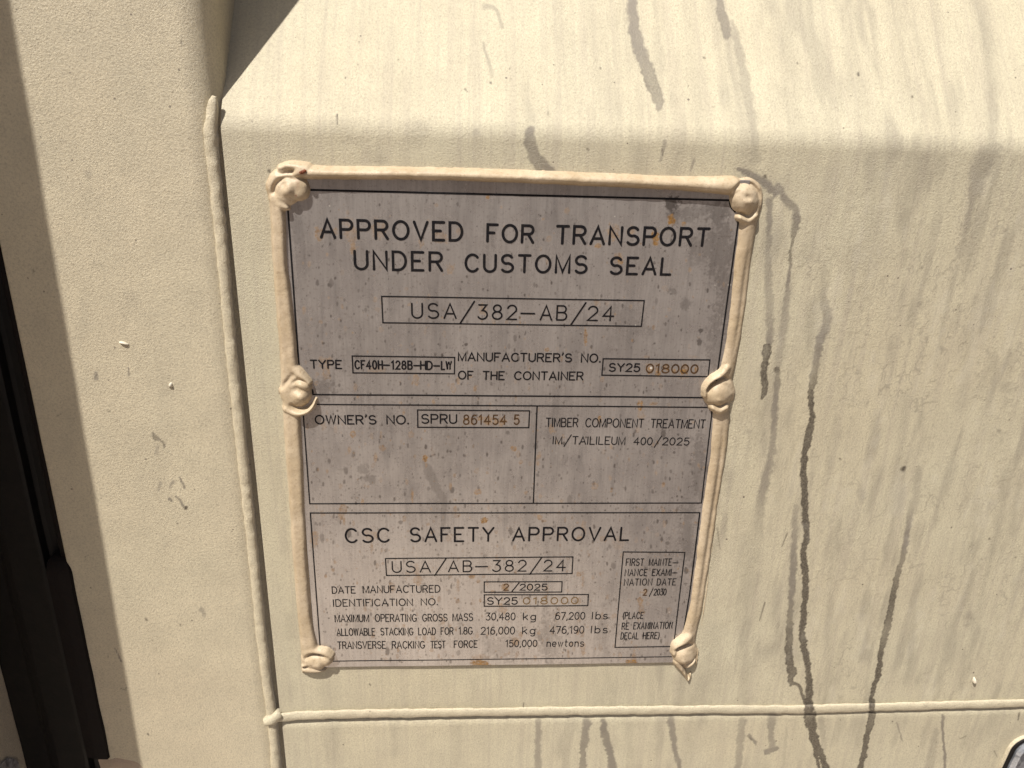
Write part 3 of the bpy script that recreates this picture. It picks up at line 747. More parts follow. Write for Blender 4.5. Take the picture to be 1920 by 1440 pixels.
# edge skirt down to the door skin
edge = np.concatenate([np.arange(nx), nx * np.arange(1, nz) + nx - 1, (nz - 1) * nx + np.arange(nx - 2, -1, -1), nx * np.arange(nz - 2, 0, -1)])
ev = Vp[edge].copy(); ev[:, 2] = .0001
base_i = len(Vp); k = np.arange(len(edge)); k2 = (k + 1) % len(edge)
sk = np.stack([edge[k], base_i + k, base_i + k2, edge[k2]], -1)
sheet = mesh_obj('steel_sheet', np.vstack([Vp, ev]), np.vstack([Ff, sk]), M_steel, plate, False, np.vstack([att, att[edge]]))

# ---------------------------------------------------------------- stroke lettering
def arc(cx, cy, rx, ry, a0, a1, n=14):
    return [(cx + rx * math.cos(math.radians(a0 + (a1 - a0) * i / n)), cy + ry * math.sin(math.radians(a0 + (a1 - a0) * i / n))) for i in range(n + 1)]
GL = {
 'A': (.74, [[(0, 0), (.37, 1), (.74, 0)], [(.13, .32), (.61, .32)]]),
 'B': (.64, [[(0, 0), (0, 1), (.38, 1)] + arc(.38, .765, .21, .235, 90, -90) + [(0, .53)], [(.38, .53)] + arc(.39, .265, .25, .265, 90, -90) + [(0, 0)]]),
 'C': (.70, [arc(.38, .5, .38, .5, 42, 318, 20)]),
 'D': (.66, [[(0, 0), (0, 1), (.26, 1)] + arc(.26, .5, .40, .5, 90, -90, 16) + [(0, 0)]]),
 'E': (.58, [[(.58, 1), (0, 1), (0, 0), (.58, 0)], [(0, .52), (.40, .52)]]),
 'F': (.56, [[(.56, 1), (0, 1), (0, 0)], [(0, .52), (.38, .52)]]),
 'G': (.74, [arc(.38, .5, .38, .5, 42, 340, 22) + [(.74, .42), (.46, .42)]]),
 'H': (.64, [[(0, 0), (0, 1)], [(.64, 0), (.64, 1)], [(0, .52), (.64, .52)]]),
 'I': (.02, [[(.01, 0), (.01, 1)]]),
 'K': (.64, [[(0, 0), (0, 1)], [(.64, 1), (0, .36)], [(.22, .58), (.64, 0)]]),
 'L': (.54, [[(0, 1), (0, 0), (.54, 0)]]),
 'M': (.76, [[(0, 0), (0, 1), (.38, .04), (.76, 1), (.76, 0)]]),
 'N': (.66, [[(0, 0), (0, 1), (.66, 0), (.66, 1)]]),
 'O': (.80, [arc(.40, .5, .40, .5, 90, 450, 26)]),
 'P': (.62, [[(0, 0), (0, 1), (.38, 1)] + arc(.38, .74, .24, .26, 90, -90) + [(0, .48)]]),
 'R': (.64, [[(0, 0), (0, 1), (.38, 1)] + arc(.38, .75, .24, .25, 90, -90) + [(0, .5)], [(.34, .5), (.64, 0)]]),
 'S': (.64, [arc(.32, .745, .29, .255, 28, 255, 12) + arc(.32, .26, .32, .26, 80, -150, 14)]),
 'T': (.64, [[(0, 1), (.64, 1)], [(.32, 1), (.32, 0)]]),
 'U': (.64, [[(0, 1), (0, .33)] + arc(.32, .32, .32, .32, 180, 360, 12) + [(.64, 1)]]),
 'V': (.72, [[(0, 1), (.36, 0), (.72, 1)]]),
 'W': (.92, [[(0, 1), (.23, 0), (.46, 1), (.69, 0), (.92, 1)]]),
 'X': (.66, [[(0, 1), (.66, 0)], [(0, 0), (.66, 1)]]),
 'Y': (.70, [[(0, 1), (.35, .5), (.70, 1)], [(.35, .5), (.35, 0)]]),
 '0': (.62, [arc(.31, .5, .31, .5, 90, 450, 24)]),
 '1': (.26, [[(0, .82), (.22, 1), (.22, 0)]]),
 '2': (.62, [arc(.31, .71, .29, .29, 165, -25, 12) + [(0, 0), (.62, 0)]]),
 '3': (.62, [[(.06, 1), (.57, 1), (.29, .61)] + arc(.30, .30, .32, .31, 80, -150, 14)]),
 '4': (.66, [[(.46, 0), (.46, 1), (0, .32), (.66, .32)]]),
 '5': (.60, [[(.54, 1), (.09, 1), (.05, .56)] + arc(.29, .32, .31, .32, 128, -150, 14)]),
 '6': (.60, [arc(.30, .31, .30, .31, 90, 450, 18), [(.01, .34)] + arc(.36, .42, .35, .58, 178, 65, 10)]),
 '7': (.60, [[(0, 1), (.60, 1), (.20, 0)]]),
 '8': (.62, [arc(.31, .765, .25, .235, 90, 450, 18), arc(.31, .265, .31, .265, 90, 450, 18)]),
 '9': (.60, [arc(.30, .69, .30, .31, 90, 450, 18), [(.59, .66)] + arc(.24, .58, .35, .58, -2, -115, 10)]),
 '.': (.06, [[(0, .03), (.06, .03)], [(0, .07), (.06, .07)]]),
 ',': (.10, [[(.07, .08), (.07, -.02), (0, -.17)]]),
 "'": (.12, [[(.08, 1.10), (.09, .98), (.01, .84)], [(.11, 1.06), (.07, .95)]]),
 '-': (.80, [[(0, .45), (.80, .45)]]),
 '(': (.22, [arc(.55, .45, .50, .72, 128, 232, 10)]),
 ')': (.22, [arc(-.33, .45, .50, .72, 52, -52, 10)]),
 'k': (.50, [[(0, 0), (0, 1)], [(.46, .66), (0, .24)], [(.18, .40), (.50, 0)]]),
 'g': (.56, [arc(.27, .33, .27, .33, 90, 450, 18), [(.54, .66), (.54, -.12)] + arc(.29, -.10, .25, .22, 0, -140, 8)]),
 'l': (.02, [[(.01, 0), (.01, 1)]]),
 'b': (.56, [[(0, 0), (0, 1)], arc(.28, .33, .28, .33, 90, 450, 18)]),
 's': (.50, [arc(.25, .495, .22, .17, 30, 255, 8) + arc(.25, .17, .25, .17, 80, -150, 10)]),
 'n': (.50, [[(0, 0), (0, .66)], [(0, .42)] + arc(.25, .41, .25, .25, 160, 0, 8) + [(.50, 0)]]),
 'e': (.54, [[(.02, .34), (.54, .34)] + arc(.27, .33, .27, .33, 2, 320, 16)]),
 'w': (.70, [[(0, .66), (.18, 0), (.35, .66), (.52, 0), (.70, .66)]]),
 't': (.34, [[(.14, 1), (.14, .14)] + arc(.26, .14, .12, .14, 180, 290, 5), [(0, .66), (.34, .66)]]),
 'o': (.54, [arc(.27, .33, .27, .33, 90, 450, 18)]),
}
LIFT = .00010
class Ink:
    def __init__(s): s.V = []; s.F = []; s.k = 0
    def stroke(s, pts, wd):
        """pts: (X,Z) metres; mitred ribbon with chamfered ends"""
        P = [np.array(p, float) for p in pts]
        Q = [P[0]]
        for p in P[1:]:
            if np.linalg.norm(p - Q[-1]) > 2e-5: Q.append(p)
        P = Q
        if len(P) < 2: return
        closed = np.linalg.norm(P[0] - P[-1]) < 6e-5 and len(P) > 4
        if closed: P = P[:-1]
        n = len(P); h = wd / 2
        lift = LIFT + (s.k % 9) * 4e-6; s.k += 1
        def d(a, b): v = b - a; return v / (np.linalg.norm(v) + 1e-12)
        L, Rr = [], []
        if not closed:                       # rounded-looking caps
            P = [P[0] - d(P[0], P[1]) * h * .8] + P + [P[-1] + d(P[-2], P[-1]) * h * .8]
            n = len(P)
        for i in range(n):
            if closed: a = d(P[i - 1], P[i]); b = d(P[i], P[(i + 1) % n])
            else:
                a = d(P[max(i - 1, 0)], P[max(i - 1, 0) + 1]) ; b = d(P[min(i, n - 2)], P[min(i, n - 2) + 1])
            na = np.array([-a[1], a[0]]); nb = np.array([-b[1], b[0]])
            mm = na + nb; l = np.linalg.norm(mm)
            if l < .35: mm = na; sc_ = 1.
            else: mm = mm / l; sc_ = min(1 / max(.3, float(mm @ na)), 2.0)
            hw = h * sc_
            if not closed and i in (0, n - 1): hw = h * .55
            L.append(P[i] + mm * hw); Rr.append(P[i] - mm * hw)
        b0 = len(s.V)
        for a, b in zip(L, Rr):
            for p in (a, b): s.V.append((p[0], p[1], float(plate_n(p[0], p[1])) + lift))
        for i in range(n if closed else n - 1):
            j = (i + 1) % n
            s.F.append((b0 + 2 * i, b0 + 2 * i + 1, b0 + 2 * j + 1, b0 + 2 * j))
    def line(s, pts, wd):
        """photo points; long lines are cut so that they follow the slightly uneven sheet"""
        q = []
        for (a, b), (c, e) in zip(pts[:-1], pts[1:]):
            n = max(1, int(math.hypot(c - a, e - b) / 24))
            for i in range(n): q.append((a + (c - a) * i / n, b + (e - b) * i / n))
        q.append(pts[-1])
        s.stroke([tuple(float(v) for v in un(a, b, NP)) for a, b in q], wd)
    def box(s, c, wd): s.line(list(c) + [c[0]], wd)
    def word(s, t, xl, yl, xr, yr, top, wd, gap=.24):
        """text between two baseline points; top = cap height line at the left end"""
        w = 0; lay = []
        for ch in t:
            g_, st_ = GL[ch]; sp = gap * (1.2 if ch in 'I1l' else 1)
            lay.append((w, st_)); w += g_ + sp
        tot = w - sp
        a = np.array(un(xl, yl, NP)).astype(float); b = np.array(un(xr, yr, NP)).astype(float); tp = np.array(un(xl, top, NP)).astype(float)
        H_ = abs(tp[1] - a[1]) - wd * .9; W = np.linalg.norm(b - a) - wd * .9
        e = (b - a) / np.linalg.norm(b - a); u = np.array([-e[1], e[0]]); a = a + e * wd * .45 + u * wd * .45
        for off, st_ in lay:
            for pl in st_:
                s.stroke([tuple(a + e * (off + p[0]) / tot * W + u * p[1] * H_) for p in pl], wd)
    def build(s, name, mat=None, label=None):
        o = mesh_obj(name, s.V, s.F, mat or M_ink, plate, False)
        if label: o['label'] = label
        return o
mmp = 1 / 3.72e3                              # metres per photo pixel near the middle of the plate

def text(words, wd, boxes=(), slashes=(), name='etched_text', mat=None, gap=.24, label=None):
    k = Ink()
    for w in words: k.word(*w[:6], wd * mmp, *(w[6:] or (gap,)))
    for c in boxes: k.box(c, 2.5 * mmp)
    for a in slashes: k.line(a, wd * mmp)
    return k.build(name, mat, label)

def lab(s): return 'black etched wording ' + s
text([('APPROVED', 600, 447.5, 868.5, 453.5, 409), ('FOR', 911.5, 455, 1001.5, 457.5, 418.5), ('TRANSPORT', 1041, 458.8, 1328.5, 463.3, 421.5)], 5.2, gap=.32)
text([('UNDER', 664, 506.5, 831, 510, 468), ('CUSTOMS', 871, 511, 1101, 514, 475), ('SEAL', 1141.5, 515.5, 1258.5, 517.2, 480.5)], 5.0, gap=.34)
B1 = [(715.6, 555.6), (1208, 563.7), (1202.6, 611.9), (718, 605)]
text([('USA', 771.3, 597.6, 856.5, 598.4, 567.5), ('382', 894.4, 599.2, 969.6, 600.2, 570), ('AB', 1011.6, 600.8, 1063, 601.4, 571.5), ('24', 1100, 602, 1151, 602.8, 573)], 3.3, [B1],
     [[(863, 606), (889.5, 565)], [(1070, 609.5), (1098.5, 567.5)], [(977, 587.5), (1002.3, 588)]], gap=.36)
text([('TYPE', 582, 691.3, 642, 691.8, 674)], 3.0)
text([('CF40H', 665, 692.2, 718.5, 692.8, 674.5, .34), ('128B', 733.5, 693, 774, 693.5, 675.5, .34), ('HD', 787.5, 693.6, 811.5, 694, 676, .2), ('LW', 826.5, 694, 847.5, 694.3, 676.5, .3)], 3.2,
     [[(660.5, 667.2), (852.5, 670.2), (852, 700.8), (662, 698.8)]], [[(719.5, 684.5), (730, 684.7)], [(776, 685.5), (786, 685.7)], [(813.5, 686), (824, 686.2)]])
text([("MANUFACTURER'S", 858.3, 677.3, 1072.3, 679.6, 660), ('NO.', 1088.7, 680, 1126.3, 680.5, 662.5)], 2.9)
text([('OF', 858.5, 711.6, 887.8, 712, 694.7), ('THE', 904.7, 712.2, 946.3, 712.7, 695.2), ('CONTAINER', 963.7, 712.8, 1093.8, 713.7, 695.8)], 2.9)
text([('SY25', 1140.8, 697.3, 1200, 698, 680.6)], 2.9, [[(1131, 672.8), (1331, 674.7), (1327.6, 706), (1128.5, 703.6)]])
text([('018000', 1210, 699.6, 1308.5, 700.6, 681.8)], 2.9, name='stamped_number', mat=M_stamp, label='brown stamped digits bleeding rust')
text([("OWNER'S", 590.8, 795.5, 706.3, 795.8, 777.5), ('NO.', 724.7, 795.7, 767.2, 795.9, 777.8)], 3.0)
text([('SPRU', 789.7, 794.5, 857.2, 794.8, 776)], 3.0, [[(783, 768.6), (993, 770.4), (991.5, 802), (783.4, 801)]])
text([('861454', 868, 796.4, 950, 796.8, 777), ('5', 962.5, 796.6, 974, 796.8, 777)], 2.7, name='stamped_number', mat=M_stamp, label='brown stamped digits bleeding rust', gap=.3)
text([('TIMBER', 1023, 801, 1083.8, 801.2, 783.4), ('COMPONENT', 1097, 801.4, 1206.7, 802.4, 784), ('TREATMENT', 1219, 802.6, 1321.7, 803.6, 785.2)], 2.3)
text([('IM', 1035.8, 833.4, 1053.8, 833.6, 818), ('TAILILEUM', 1072.5, 833.8, 1172, 834.4, 818), ('400', 1187.5, 834.5, 1223, 834.8, 819.6), ('2025', 1241, 834.9, 1292, 835.3, 820)], 2.2,
     (), [[(1057.5, 837.5), (1071.3, 815.5)], [(1226.7, 838.7), (1240.5, 817.5)]])
text([('CSC', 647.5, 1018.2, 732.2, 1017, 990), ('SAFETY', 768.3, 1016.6, 926.7, 1015.4, 988.5), ('APPROVAL', 960, 1015, 1179.3, 1014, 988)], 4.4, gap=.34)
text([('USA', 735, 1074, 808, 1073.2, 1051.6), ('AB', 840, 1072.8, 885.3, 1072.4, 1050.6), ('382', 922, 1071.9, 987.2, 1071.3, 1049.8), ('24', 1018.3, 1071.2, 1060.5, 1070.9, 1049.2)], 2.9,
     [[(722.8, 1046.9), (1074.2, 1043.9), (1072.5, 1075.1), (724.7, 1078.8)]], [[(815, 1079), (836.3, 1047)], [(993.3, 1076.5), (1016, 1044.5)], [(891.7, 1062.3), (914, 1062)]], gap=.38)
text([('DATE', 622.5, 1113.5, 667.2, 1113, 1099.7), ('MANUFACTURED', 680.3, 1112.7, 825.8, 1110.9, 1098.3)], 2.2)
text([('IDENTIFICATION', 624.7, 1138, 774.2, 1136, 1124), ('NO.', 789, 1135.4, 821.3, 1134.8, 1121.8)], 2.2)
text([('2025', 973.8, 1107, 1026.3, 1106.8, 1094.2)], 2.5, [[(908, 1090.8), (1053.8, 1090.2), (1053, 1109.6), (907.8, 1110.4)]], [[(959.7, 1109), (972.8, 1092.8)]])
text([('2', 943.3, 1107.3, 954, 1107.2, 1094)], 2.4, name='stamped_number', mat=M_stamp, label='brown stamped digit bleeding rust')
text([('SY25', 912.8, 1134, 970.5, 1133.6, 1119.8)], 2.7, [[(908, 1115.2), (1103.2, 1114.4), (1102, 1135.2), (907.8, 1136.8)]])
text([('018000', 980, 1133, 1084, 1132.2, 1119.6, .34)], 2.3, name='stamped_number', mat=M_stamp2, label='pale ochre stamped digits')
for ws in ([('MAXIMUM', 627.8, 1167.4, 692.2, 1166.8, 1152.8), ('OPERATING', 702.8, 1166.6, 781.7, 1165.8, 1151.8), ('GROSS', 791.7, 1165.5, 839.2, 1165, 1151), ('MASS', 848.3, 1164.8, 887, 1164.4, 1150)],
           [('ALLOWABLE', 631.2, 1193, 703.7, 1192.2, 1178.8), ('STACKING', 713.3, 1192, 775.3, 1191.3, 1177.6), ('LOAD', 784.2, 1191, 817.5, 1190.6, 1176.8), ('FOR', 826.2, 1190.4, 850.3, 1190.1, 1176.2), ('1.8G', 860, 1189.9, 886.3, 1189.6, 1175.6)],
           [('TRANSVERSE', 632.8, 1217.8, 723.8, 1216.8, 1203.4), ('RACKING', 734.7, 1216.6, 797, 1215.8, 1202.4), ('TEST', 807, 1215.6, 835.5, 1215.2, 1201.6), ('FORCE', 850.8, 1215, 895.5, 1214.4, 1201)],
           [('30,480', 910.3, 1163.3, 966.2, 1162.8, 1148.8), ('kg', 980.3, 1162.6, 1005, 1162.3, 1148.4, .34), ('67,200', 1040.5, 1162, 1096.7, 1161.4, 1147.6), ('lbs', 1109.2, 1161.2, 1139.2, 1160.9, 1146.8, .34)],
           [('216,000', 901.2, 1190, 965.3, 1189.2, 1175.4), ('kg', 978.8, 1189, 1003.7, 1188.7, 1174.8, .34), ('476,190', 1030.3, 1188.3, 1095, 1187.4, 1173.8), ('lbs', 1107.2, 1187.3, 1139.2, 1187, 1173, .34)],
           [('150,000', 947.5, 1213.2, 1007.2, 1212.6, 1199.8), ('newtons', 1024.5, 1212.6, 1094.7, 1212, 1198.6, .30)]):
    text(ws, 2.15)
text([('FIRST', 1172.7, 1060.9, 1206.7, 1060.8, 1046.8), ('MAINTE', 1216, 1060.7, 1259, 1060.6, 1046.8), ('NANCE', 1170.7, 1080.2, 1213.3, 1080, 1066.6), ('EXAMI', 1221.7, 1079.8, 1258.5, 1079.6, 1066.4),
      ('NATION', 1169.3, 1098.2, 1222.3, 1097.8, 1084.8), ('DATE', 1230.7, 1097.8, 1267.3, 1097.6, 1084.6), ('2030', 1225, 1116.7, 1249, 1116.5, 1103.8, .2), ('(PLACE', 1166.9, 1160.7, 1206, 1160.5, 1147.4),
      ('RE', 1165, 1180.6, 1178.8, 1180.4, 1167.4), ('EXAMINATION', 1186.9, 1180, 1260.6, 1179, 1166.6), ('DECAL', 1163, 1198.9, 1196.9, 1198.5, 1185.6), ('HERE)', 1204.6, 1198.4, 1236.3, 1198, 1185.2)], 2.1,
     [[(1168.5, 1034.5), (1284, 1035.4), (1262.8, 1212), (1153, 1213.6)]], [[(1261.5, 1055), (1271.5, 1055)], [(1261, 1074), (1269.5, 1074)], [(1217.3, 1118.5), (1224.5, 1103.5)]], gap=.3)
text([('2', 1205, 1117, 1213, 1116.9, 1104)], 2.4, name='stamped_number', mat=M_stamp, label='brown stamped digit bleeding rust')
k = Ink()                                     # ruled frames of the three sections
k.line([(560, 355.5), (1367.5, 375.5)], 3.6 * mmp)
k.line([(1367.5, 375.5), (1368.5, 383), (1371, 389), (1378, 397)], 3.4 * mmp)
k.line([(1386, 404), (1384, 415), (1350.6, 660), (1340, 735)], 3.2 * mmp)
k.line([(539, 380), (558.7, 660), (565, 745)], 3.2 * mmp)
k.line([(583, 728), (586.5, 733), (587, 739.4), (1325, 745.4)], 3.0 * mmp)
k.line([(585, 757.8), (1335, 763.8), (1334, 780), (1315, 943), (581, 944.2), (568, 765)], 2.6 * mmp)
k.line([(1007, 761.5), (1000, 943)], 2.8 * mmp)
k.line([(1311.7, 961), (582, 961.5), (600.5, 1217), (602, 1232)], 2.6 * mmp)
k.line([(1312, 961), (1293, 1115), (1279, 1200)], 3.2 * mmp)
k.line([(610, 1240.4), (1270, 1231)], 2.2 * mmp)
k.build('ruled_frame')

# ---------------------------------------------------------------- sealant rim and rivet caps: one sculpted relief, cut into its parts
gx = np.arange(float(un(484, 320, .003)[0]), float(un(1440, 330, .003)[0]), .00026)
gz = np.arange(float(un(1280, 1296, .003)[1]), float(un(960, 298, .003)[1]), .00026)
X, Z = np.meshgrid(gx, gz)
PX, PY = pj(X, Z, .0032)
H = np.full(X.shape, -1.0)                    # millimetres above the skin
wob = fbm(X, Z, .009, 111, 2); wo2 = fbm(X, Z, .0035, 115, 2)
def smax(a, b, k=.9):
    h = np.clip(.5 + .5 * (a - b) / k, 0, 1)
    return b * (1 - h) + a * h + k * h * (1 - h)
def box_of(pts, pad):
    a = np.array(pts)
    m_ = (PX > a[:, 0].min() - pad) & (PX < a[:, 0].max() + pad) & (PY > a[:, 1].min() - pad) & (PY < a[:, 1].max() + pad)
    j = np.where(m_.any(1))[0]; i = np.where(m_.any(0))[0]
    return slice(j[0], j[-1] + 1), slice(i[0], i[-1] + 1)
def strip(pts, pw=2.2, k=.5, base=0):
    """raised bead; pts = (px,py,half width,height mm)"""
    p = curve(pts, 4); w_ = box_of(p, 30)
    q, hh, _ = seg_dist(PX[w_] + wob[w_] * 1.1, PY[w_] + wo2[w_] * .7 + wob[w_] * .6, p)
    hh = hh * (1 + .07 * wob[w_] + .02 * wo2[w_])
    v = np.where(q < 1, hh * np.power(np.clip(1 - np.power(q, pw), 0, 1), .62), -1.0) + np.where(q < 1, base, 0)
    H[w_] = smax(H[w_], v, k) if k > 0 else np.maximum(H[w_], v)
def blob(cx, cy, rx, ry, hh, rot=0, pw=2.4, k=.5):
    w_ = box_of([(cx, cy)], max(rx, ry) * 1.4 + 6)
    c, s_ = math.cos(math.radians(rot)), math.sin(math.radians(rot))
    x_ = PX[w_] - cx; y_ = PY[w_] - cy
    q = np.hypot((x_ * c + y_ * s_) / rx, (-x_ * s_ + y_ * c) / ry) + wo2[w_] * .06
    q = np.maximum(q, 0)
    v = np.where(q < 1, hh * np.power(np.clip(1 - np.power(q, pw), 0, 1), .6), -1.0)
    H[w_] = smax(H[w_], v, k) if k > 0 else np.maximum(H[w_], v)
def cut(pts, wdt, dep):
    p = curve([(a, b, 1, c) if True else 0 for a, b, c in [(q[0], q[1], (q[2] if len(q) > 2 else 1)) for q in pts]], 4)
    wdt = wdt * 1.15; dep = dep * .8; w_ = box_of(p, wdt * 4)
    q, ss, dd_ = seg_dist(PX[w_], PY[w_], p)
    H[w_] = np.where(H[w_] > 0, np.maximum(H[w_] - dep * np.clip(ss, 0, 2) * np.exp(-(dd_ / wdt) ** 2), .3), H[w_])
def ridge(pts, wdt, hh):
    p = curve([(a, b, 1, 1) for a, b in pts], 4); w_ = box_of(p, wdt * 4)
    q, ss, dd_ = seg_dist(PX[w_], PY[w_], p)
    H[w_] = np.where(H[w_] > -.5, H[w_] + hh * np.exp(-(dd_ / wdt) ** 2), H[w_])
# rim, top / left / right
strip([(560, 323, 13, 4.6), (640, 325, 11.5, 4.6), (800, 326.5, 11, 4.4), (950, 331, 11.5, 4.6), (1050, 335, 11.5, 4.5), (1180, 340.5, 12, 4.4), (1280, 345, 12.5, 4.6), (1375, 349, 18, 4.8)], 2.2)
strip([(517, 375, 15, 4.0), (521, 440, 14.5, 3.6), (524, 500, 14.5, 3.5), (532, 580, 16, 3.5), (541, 680, 17, 3.5), (545, 760, 17, 3.5), (549, 830, 17, 3.4), (556, 950, 15, 3.4), (562, 1060, 14, 3.3), (568, 1140, 14, 3.3), (574, 1190, 15, 3.5), (580, 1225, 18, 3.8)], 3.4)
strip([(1409, 395, 20, 3.6), (1402, 440, 17, 3.2), (1393, 510, 15.5, 2.9), (1383, 600, 15, 2.8), (1370, 675, 14.5, 2.8), (1360, 720, 16, 3.2), (1354, 780, 16.5, 2.9), (1350, 840, 16.5, 2.8), (1338, 920, 15, 2.8), (1327, 1000, 15, 2.8), (1316, 1080, 14, 2.8), (1307, 1140, 13, 2.8), (1296, 1185, 14, 3.0), (1289, 1215, 17, 3.4)], 1.7)
# long soft creases down the right-hand bead
cut([(1408, 450, .1), (1398, 520, .8), (1388, 600, 1), (1376, 665, .2)], 4.0, 1.1); cut([(1358, 790, .1), (1350, 880, 1), (1332, 1000, 1.1), (1320, 1080, 1), (1302, 1185, .1)], 4.0, 1.4)
# top left cap
blob(532, 351, 36, 37, 3.7, -20, pw=4, k=.8); strip([(524, 315, 7, 3.2), (545, 311, 9, 4.0), (575, 317, 11, 4.4)], k=.9); blob(557, 354, 25, 23, 3.9, 35, pw=4, k=1.0)
blob(541, 356, 19, 20, 5.3, 0, 2.2, .7); cut([(520, 384, .5), (513, 366, 1), (516, 347, 1.1), (528, 336, 1), (541, 333, .7), (556, 339, .1)], 3.4, 2.4); cut([(519, 324, .7), (530, 326, 1.1), (546, 322, .9), (558, 321, .1)], 2.6, 1.7)
cut([(532, 346, 1), (536, 349, .6)], 5, 1.2); strip([(512, 372, 12, 3.6), (524, 384, 11, 4.2), (538, 390, 5, 3.6)], k=1.1)
# top right cap
blob(1402, 370, 34, 38, 4.0, k=1.2, pw=1.8); blob(1398, 374, 27, 29, 5.4, -25, 2.8, .9); cut([(1371, 362, .7), (1380, 350, 1), (1395, 343, 1.1), (1412, 347, 1.1), (1423, 360, 1), (1427, 380, .3)], 3.2, 2.4)
cut([(1382, 398, .5), (1393, 405, 1), (1406, 405, 1), (1418, 392, .4)], 3.2, 1.9); strip([(1386, 408, 7, 4.6), (1402, 414, 9, 4.2), (1418, 404, 6, 4.0)], 2, 1.0)
cut([(1398, 368, 1), (1400, 369, 1)], 4, 1.1); ridge([(1394, 377), (1404, 378)], 5, .6)
# left middle cap
blob(553, 734, 31, 38, 3.8, 0, pw=4, k=.9); strip([(544, 690, 13, 3.6), (562, 702, 10, 4.4), (580, 717, 5, 4.6)], 2, 1.0); blob(568, 722, 18, 11, 5.0, 25, k=1.0)
blob(562, 741, 22, 22, 5.3, 0, 2.3, .8); cut([(528, 727, .8), (537, 717, 1), (549, 703, .4)], 3.6, 1.5); cut([(549, 717, .6), (562, 712, 1), (580, 717, .3)], 3.0, 1.5); cut([(557, 730, 1), (562, 732, .8)], 5, 1.7)
cut([(547, 760, .6), (557, 766, 1.1), (570, 766, 1.3), (582, 760, 1.3), (588, 749, .9)], 3.2, 3.0); strip([(536, 768, 9, 4.2), (555, 775, 7.5, 4.9), (574, 771, 6, 5.2), (586, 762, 4, 5.0), (592, 748, 2, 4.2)], 2, .5)
ridge([(562, 741), (567, 744)], 4.5, .7)
# right middle cap
blob(1349, 736, 33, 32, 3.8, 0, k=1.2, pw=1.8); strip([(1321, 742, 5, 4.0), (1322, 727, 5.5, 4.7), (1334, 712, 6.5, 5.0), (1350, 703, 8, 4.8), (1364, 690, 9, 4.2)], 2, .9)
blob(1348, 741, 26, 24, 5.4, -15, 2.8, .9); cut([(1326, 730, .5), (1334, 720, 1.1), (1346, 713, 1.2), (1358, 709, 1), (1368, 714, .3)], 3.2, 3.2)
cut([(1334, 757, .5), (1347, 764, 1), (1360, 758, .6)], 3.0, 1.9); strip([(1336, 764, 7, 4.4), (1348, 769, 8, 4.9), (1362, 764, 7, 4.6)], 2, .9); ridge([(1344, 746), (1346, 747)], 3.4, .5)
# bottom left cap
blob(590, 1240, 31, 20, 3.8, -8, pw=3.4, k=.9); strip([(574, 1224, 9, 4.0), (592, 1221, 8, 4.6), (610, 1224, 8, 4.7), (621, 1229, 6, 4.4)], 2, 1.1); blob(612, 1237, 13, 14, 4.6, k=1.2)
blob(592, 1242, 21, 15, 5.0, 15, 2.3, .8); cut([(573, 1236, .6), (582, 1229, 1.1), (598, 1227, 1.1), (612, 1231, .3)], 3.0, 2.6); cut([(592, 1238, .8), (593, 1239, .6)], 4, 1.0)
strip([(580, 1246, 6, 3.6), (566, 1250, 4.5, 4.2), (557, 1256, 2, 3.6)], 2, .6); strip([(560, 1257, 4, 3.2), (576, 1258, 7, 3.8), (596, 1259, 5, 3.6), (610, 1258, 2, 3)], 2, .6); cut([(563, 1253, .6), (576, 1251, .8)], 2.4, 1.3)
strip([(565, 1260, 3.5, 2.6), (566, 1266, 1.8, 2.2)], 2, .4)
# bottom right cap
blob(1284, 1224, 26, 26, 3.8, 0, k=1.2, pw=1.8); strip([(1263, 1224, 6, 4.4), (1266, 1212, 7, 5.2), (1277, 1204, 8, 5.2), (1292, 1194, 10, 4.6)], 2, .9)
blob(1283, 1230, 22, 18, 5.3, 0, 2.8, .9); cut([(1265, 1217, .5), (1275, 1211, 1.1), (1288, 1209, 1.2), (1299, 1211, .4)], 3.0, 3.0); ridge([(1279, 1234), (1281, 1235)], 3.6, .5)
strip([(1270, 1244, 8, 3.6), (1279, 1255, 6.5, 3.8), (1285, 1265, 4, 3.4), (1291, 1279, 1.6, 3.0)], 2, .6); strip([(1291, 1280, 1.3, 2.8), (1295, 1276, 1.2, 3.2), (1297, 1268, 1.0, 3.6)], 2, .2)
strip([(1288, 1251, 6, 3.6), (1297, 1246, 5, 4.0), (1304, 1240, 3, 3.4)], 2, .6); cut([(1284, 1252, .8), (1283, 1260, .5)], 2.4, 1.6)
# thick paint skin rounds everything off
H = np.maximum(H, -.25)
for _ in range(5):
    H = (np.roll(H, 1, 0) + 2 * H + np.roll(H, -1, 0)) / 4
    H = (np.roll(H, 1, 1) + 2 * H + np.roll(H, -1, 1)) / 4
H = np.where(H > .02, H, -1.0)

inside = (X > x0) & (X < x1) & (Z > z0) & (Z < z1)
surf = np.where(inside, plate_n(X, Z) * 1000, 0.0)      # mm
bas = surf.copy()                             # the paint drapes over the sheet's hidden edge
for _ in range(4):
    for ax in (0, 1):
        c_ = np.cumsum(np.concatenate([np.zeros_like(np.take(bas, [0], ax)), bas], ax), ax); w8 = 6
        n_ = bas.shape[ax]; hi = np.minimum(np.arange(n_) + w8 + 1, n_); lo = np.maximum(np.arange(n_) - w8, 0)
        sh = [1, 1]; sh[ax] = n_
        bas = (np.take(c_, hi, ax) - np.take(c_, lo, ax)) / (hi - lo).reshape(sh)
Hm = np.where(H > 0, H + bas * .7, surf - 1.0) + np.where(H > .3, .12 * fbm(X, Z, .004, 121, 3), 0)
Nn = Hm / 1000
vis = Hm > surf - .15
nx, nz = len(gx), len(gz)
Fq = grid_faces(nx, nz)
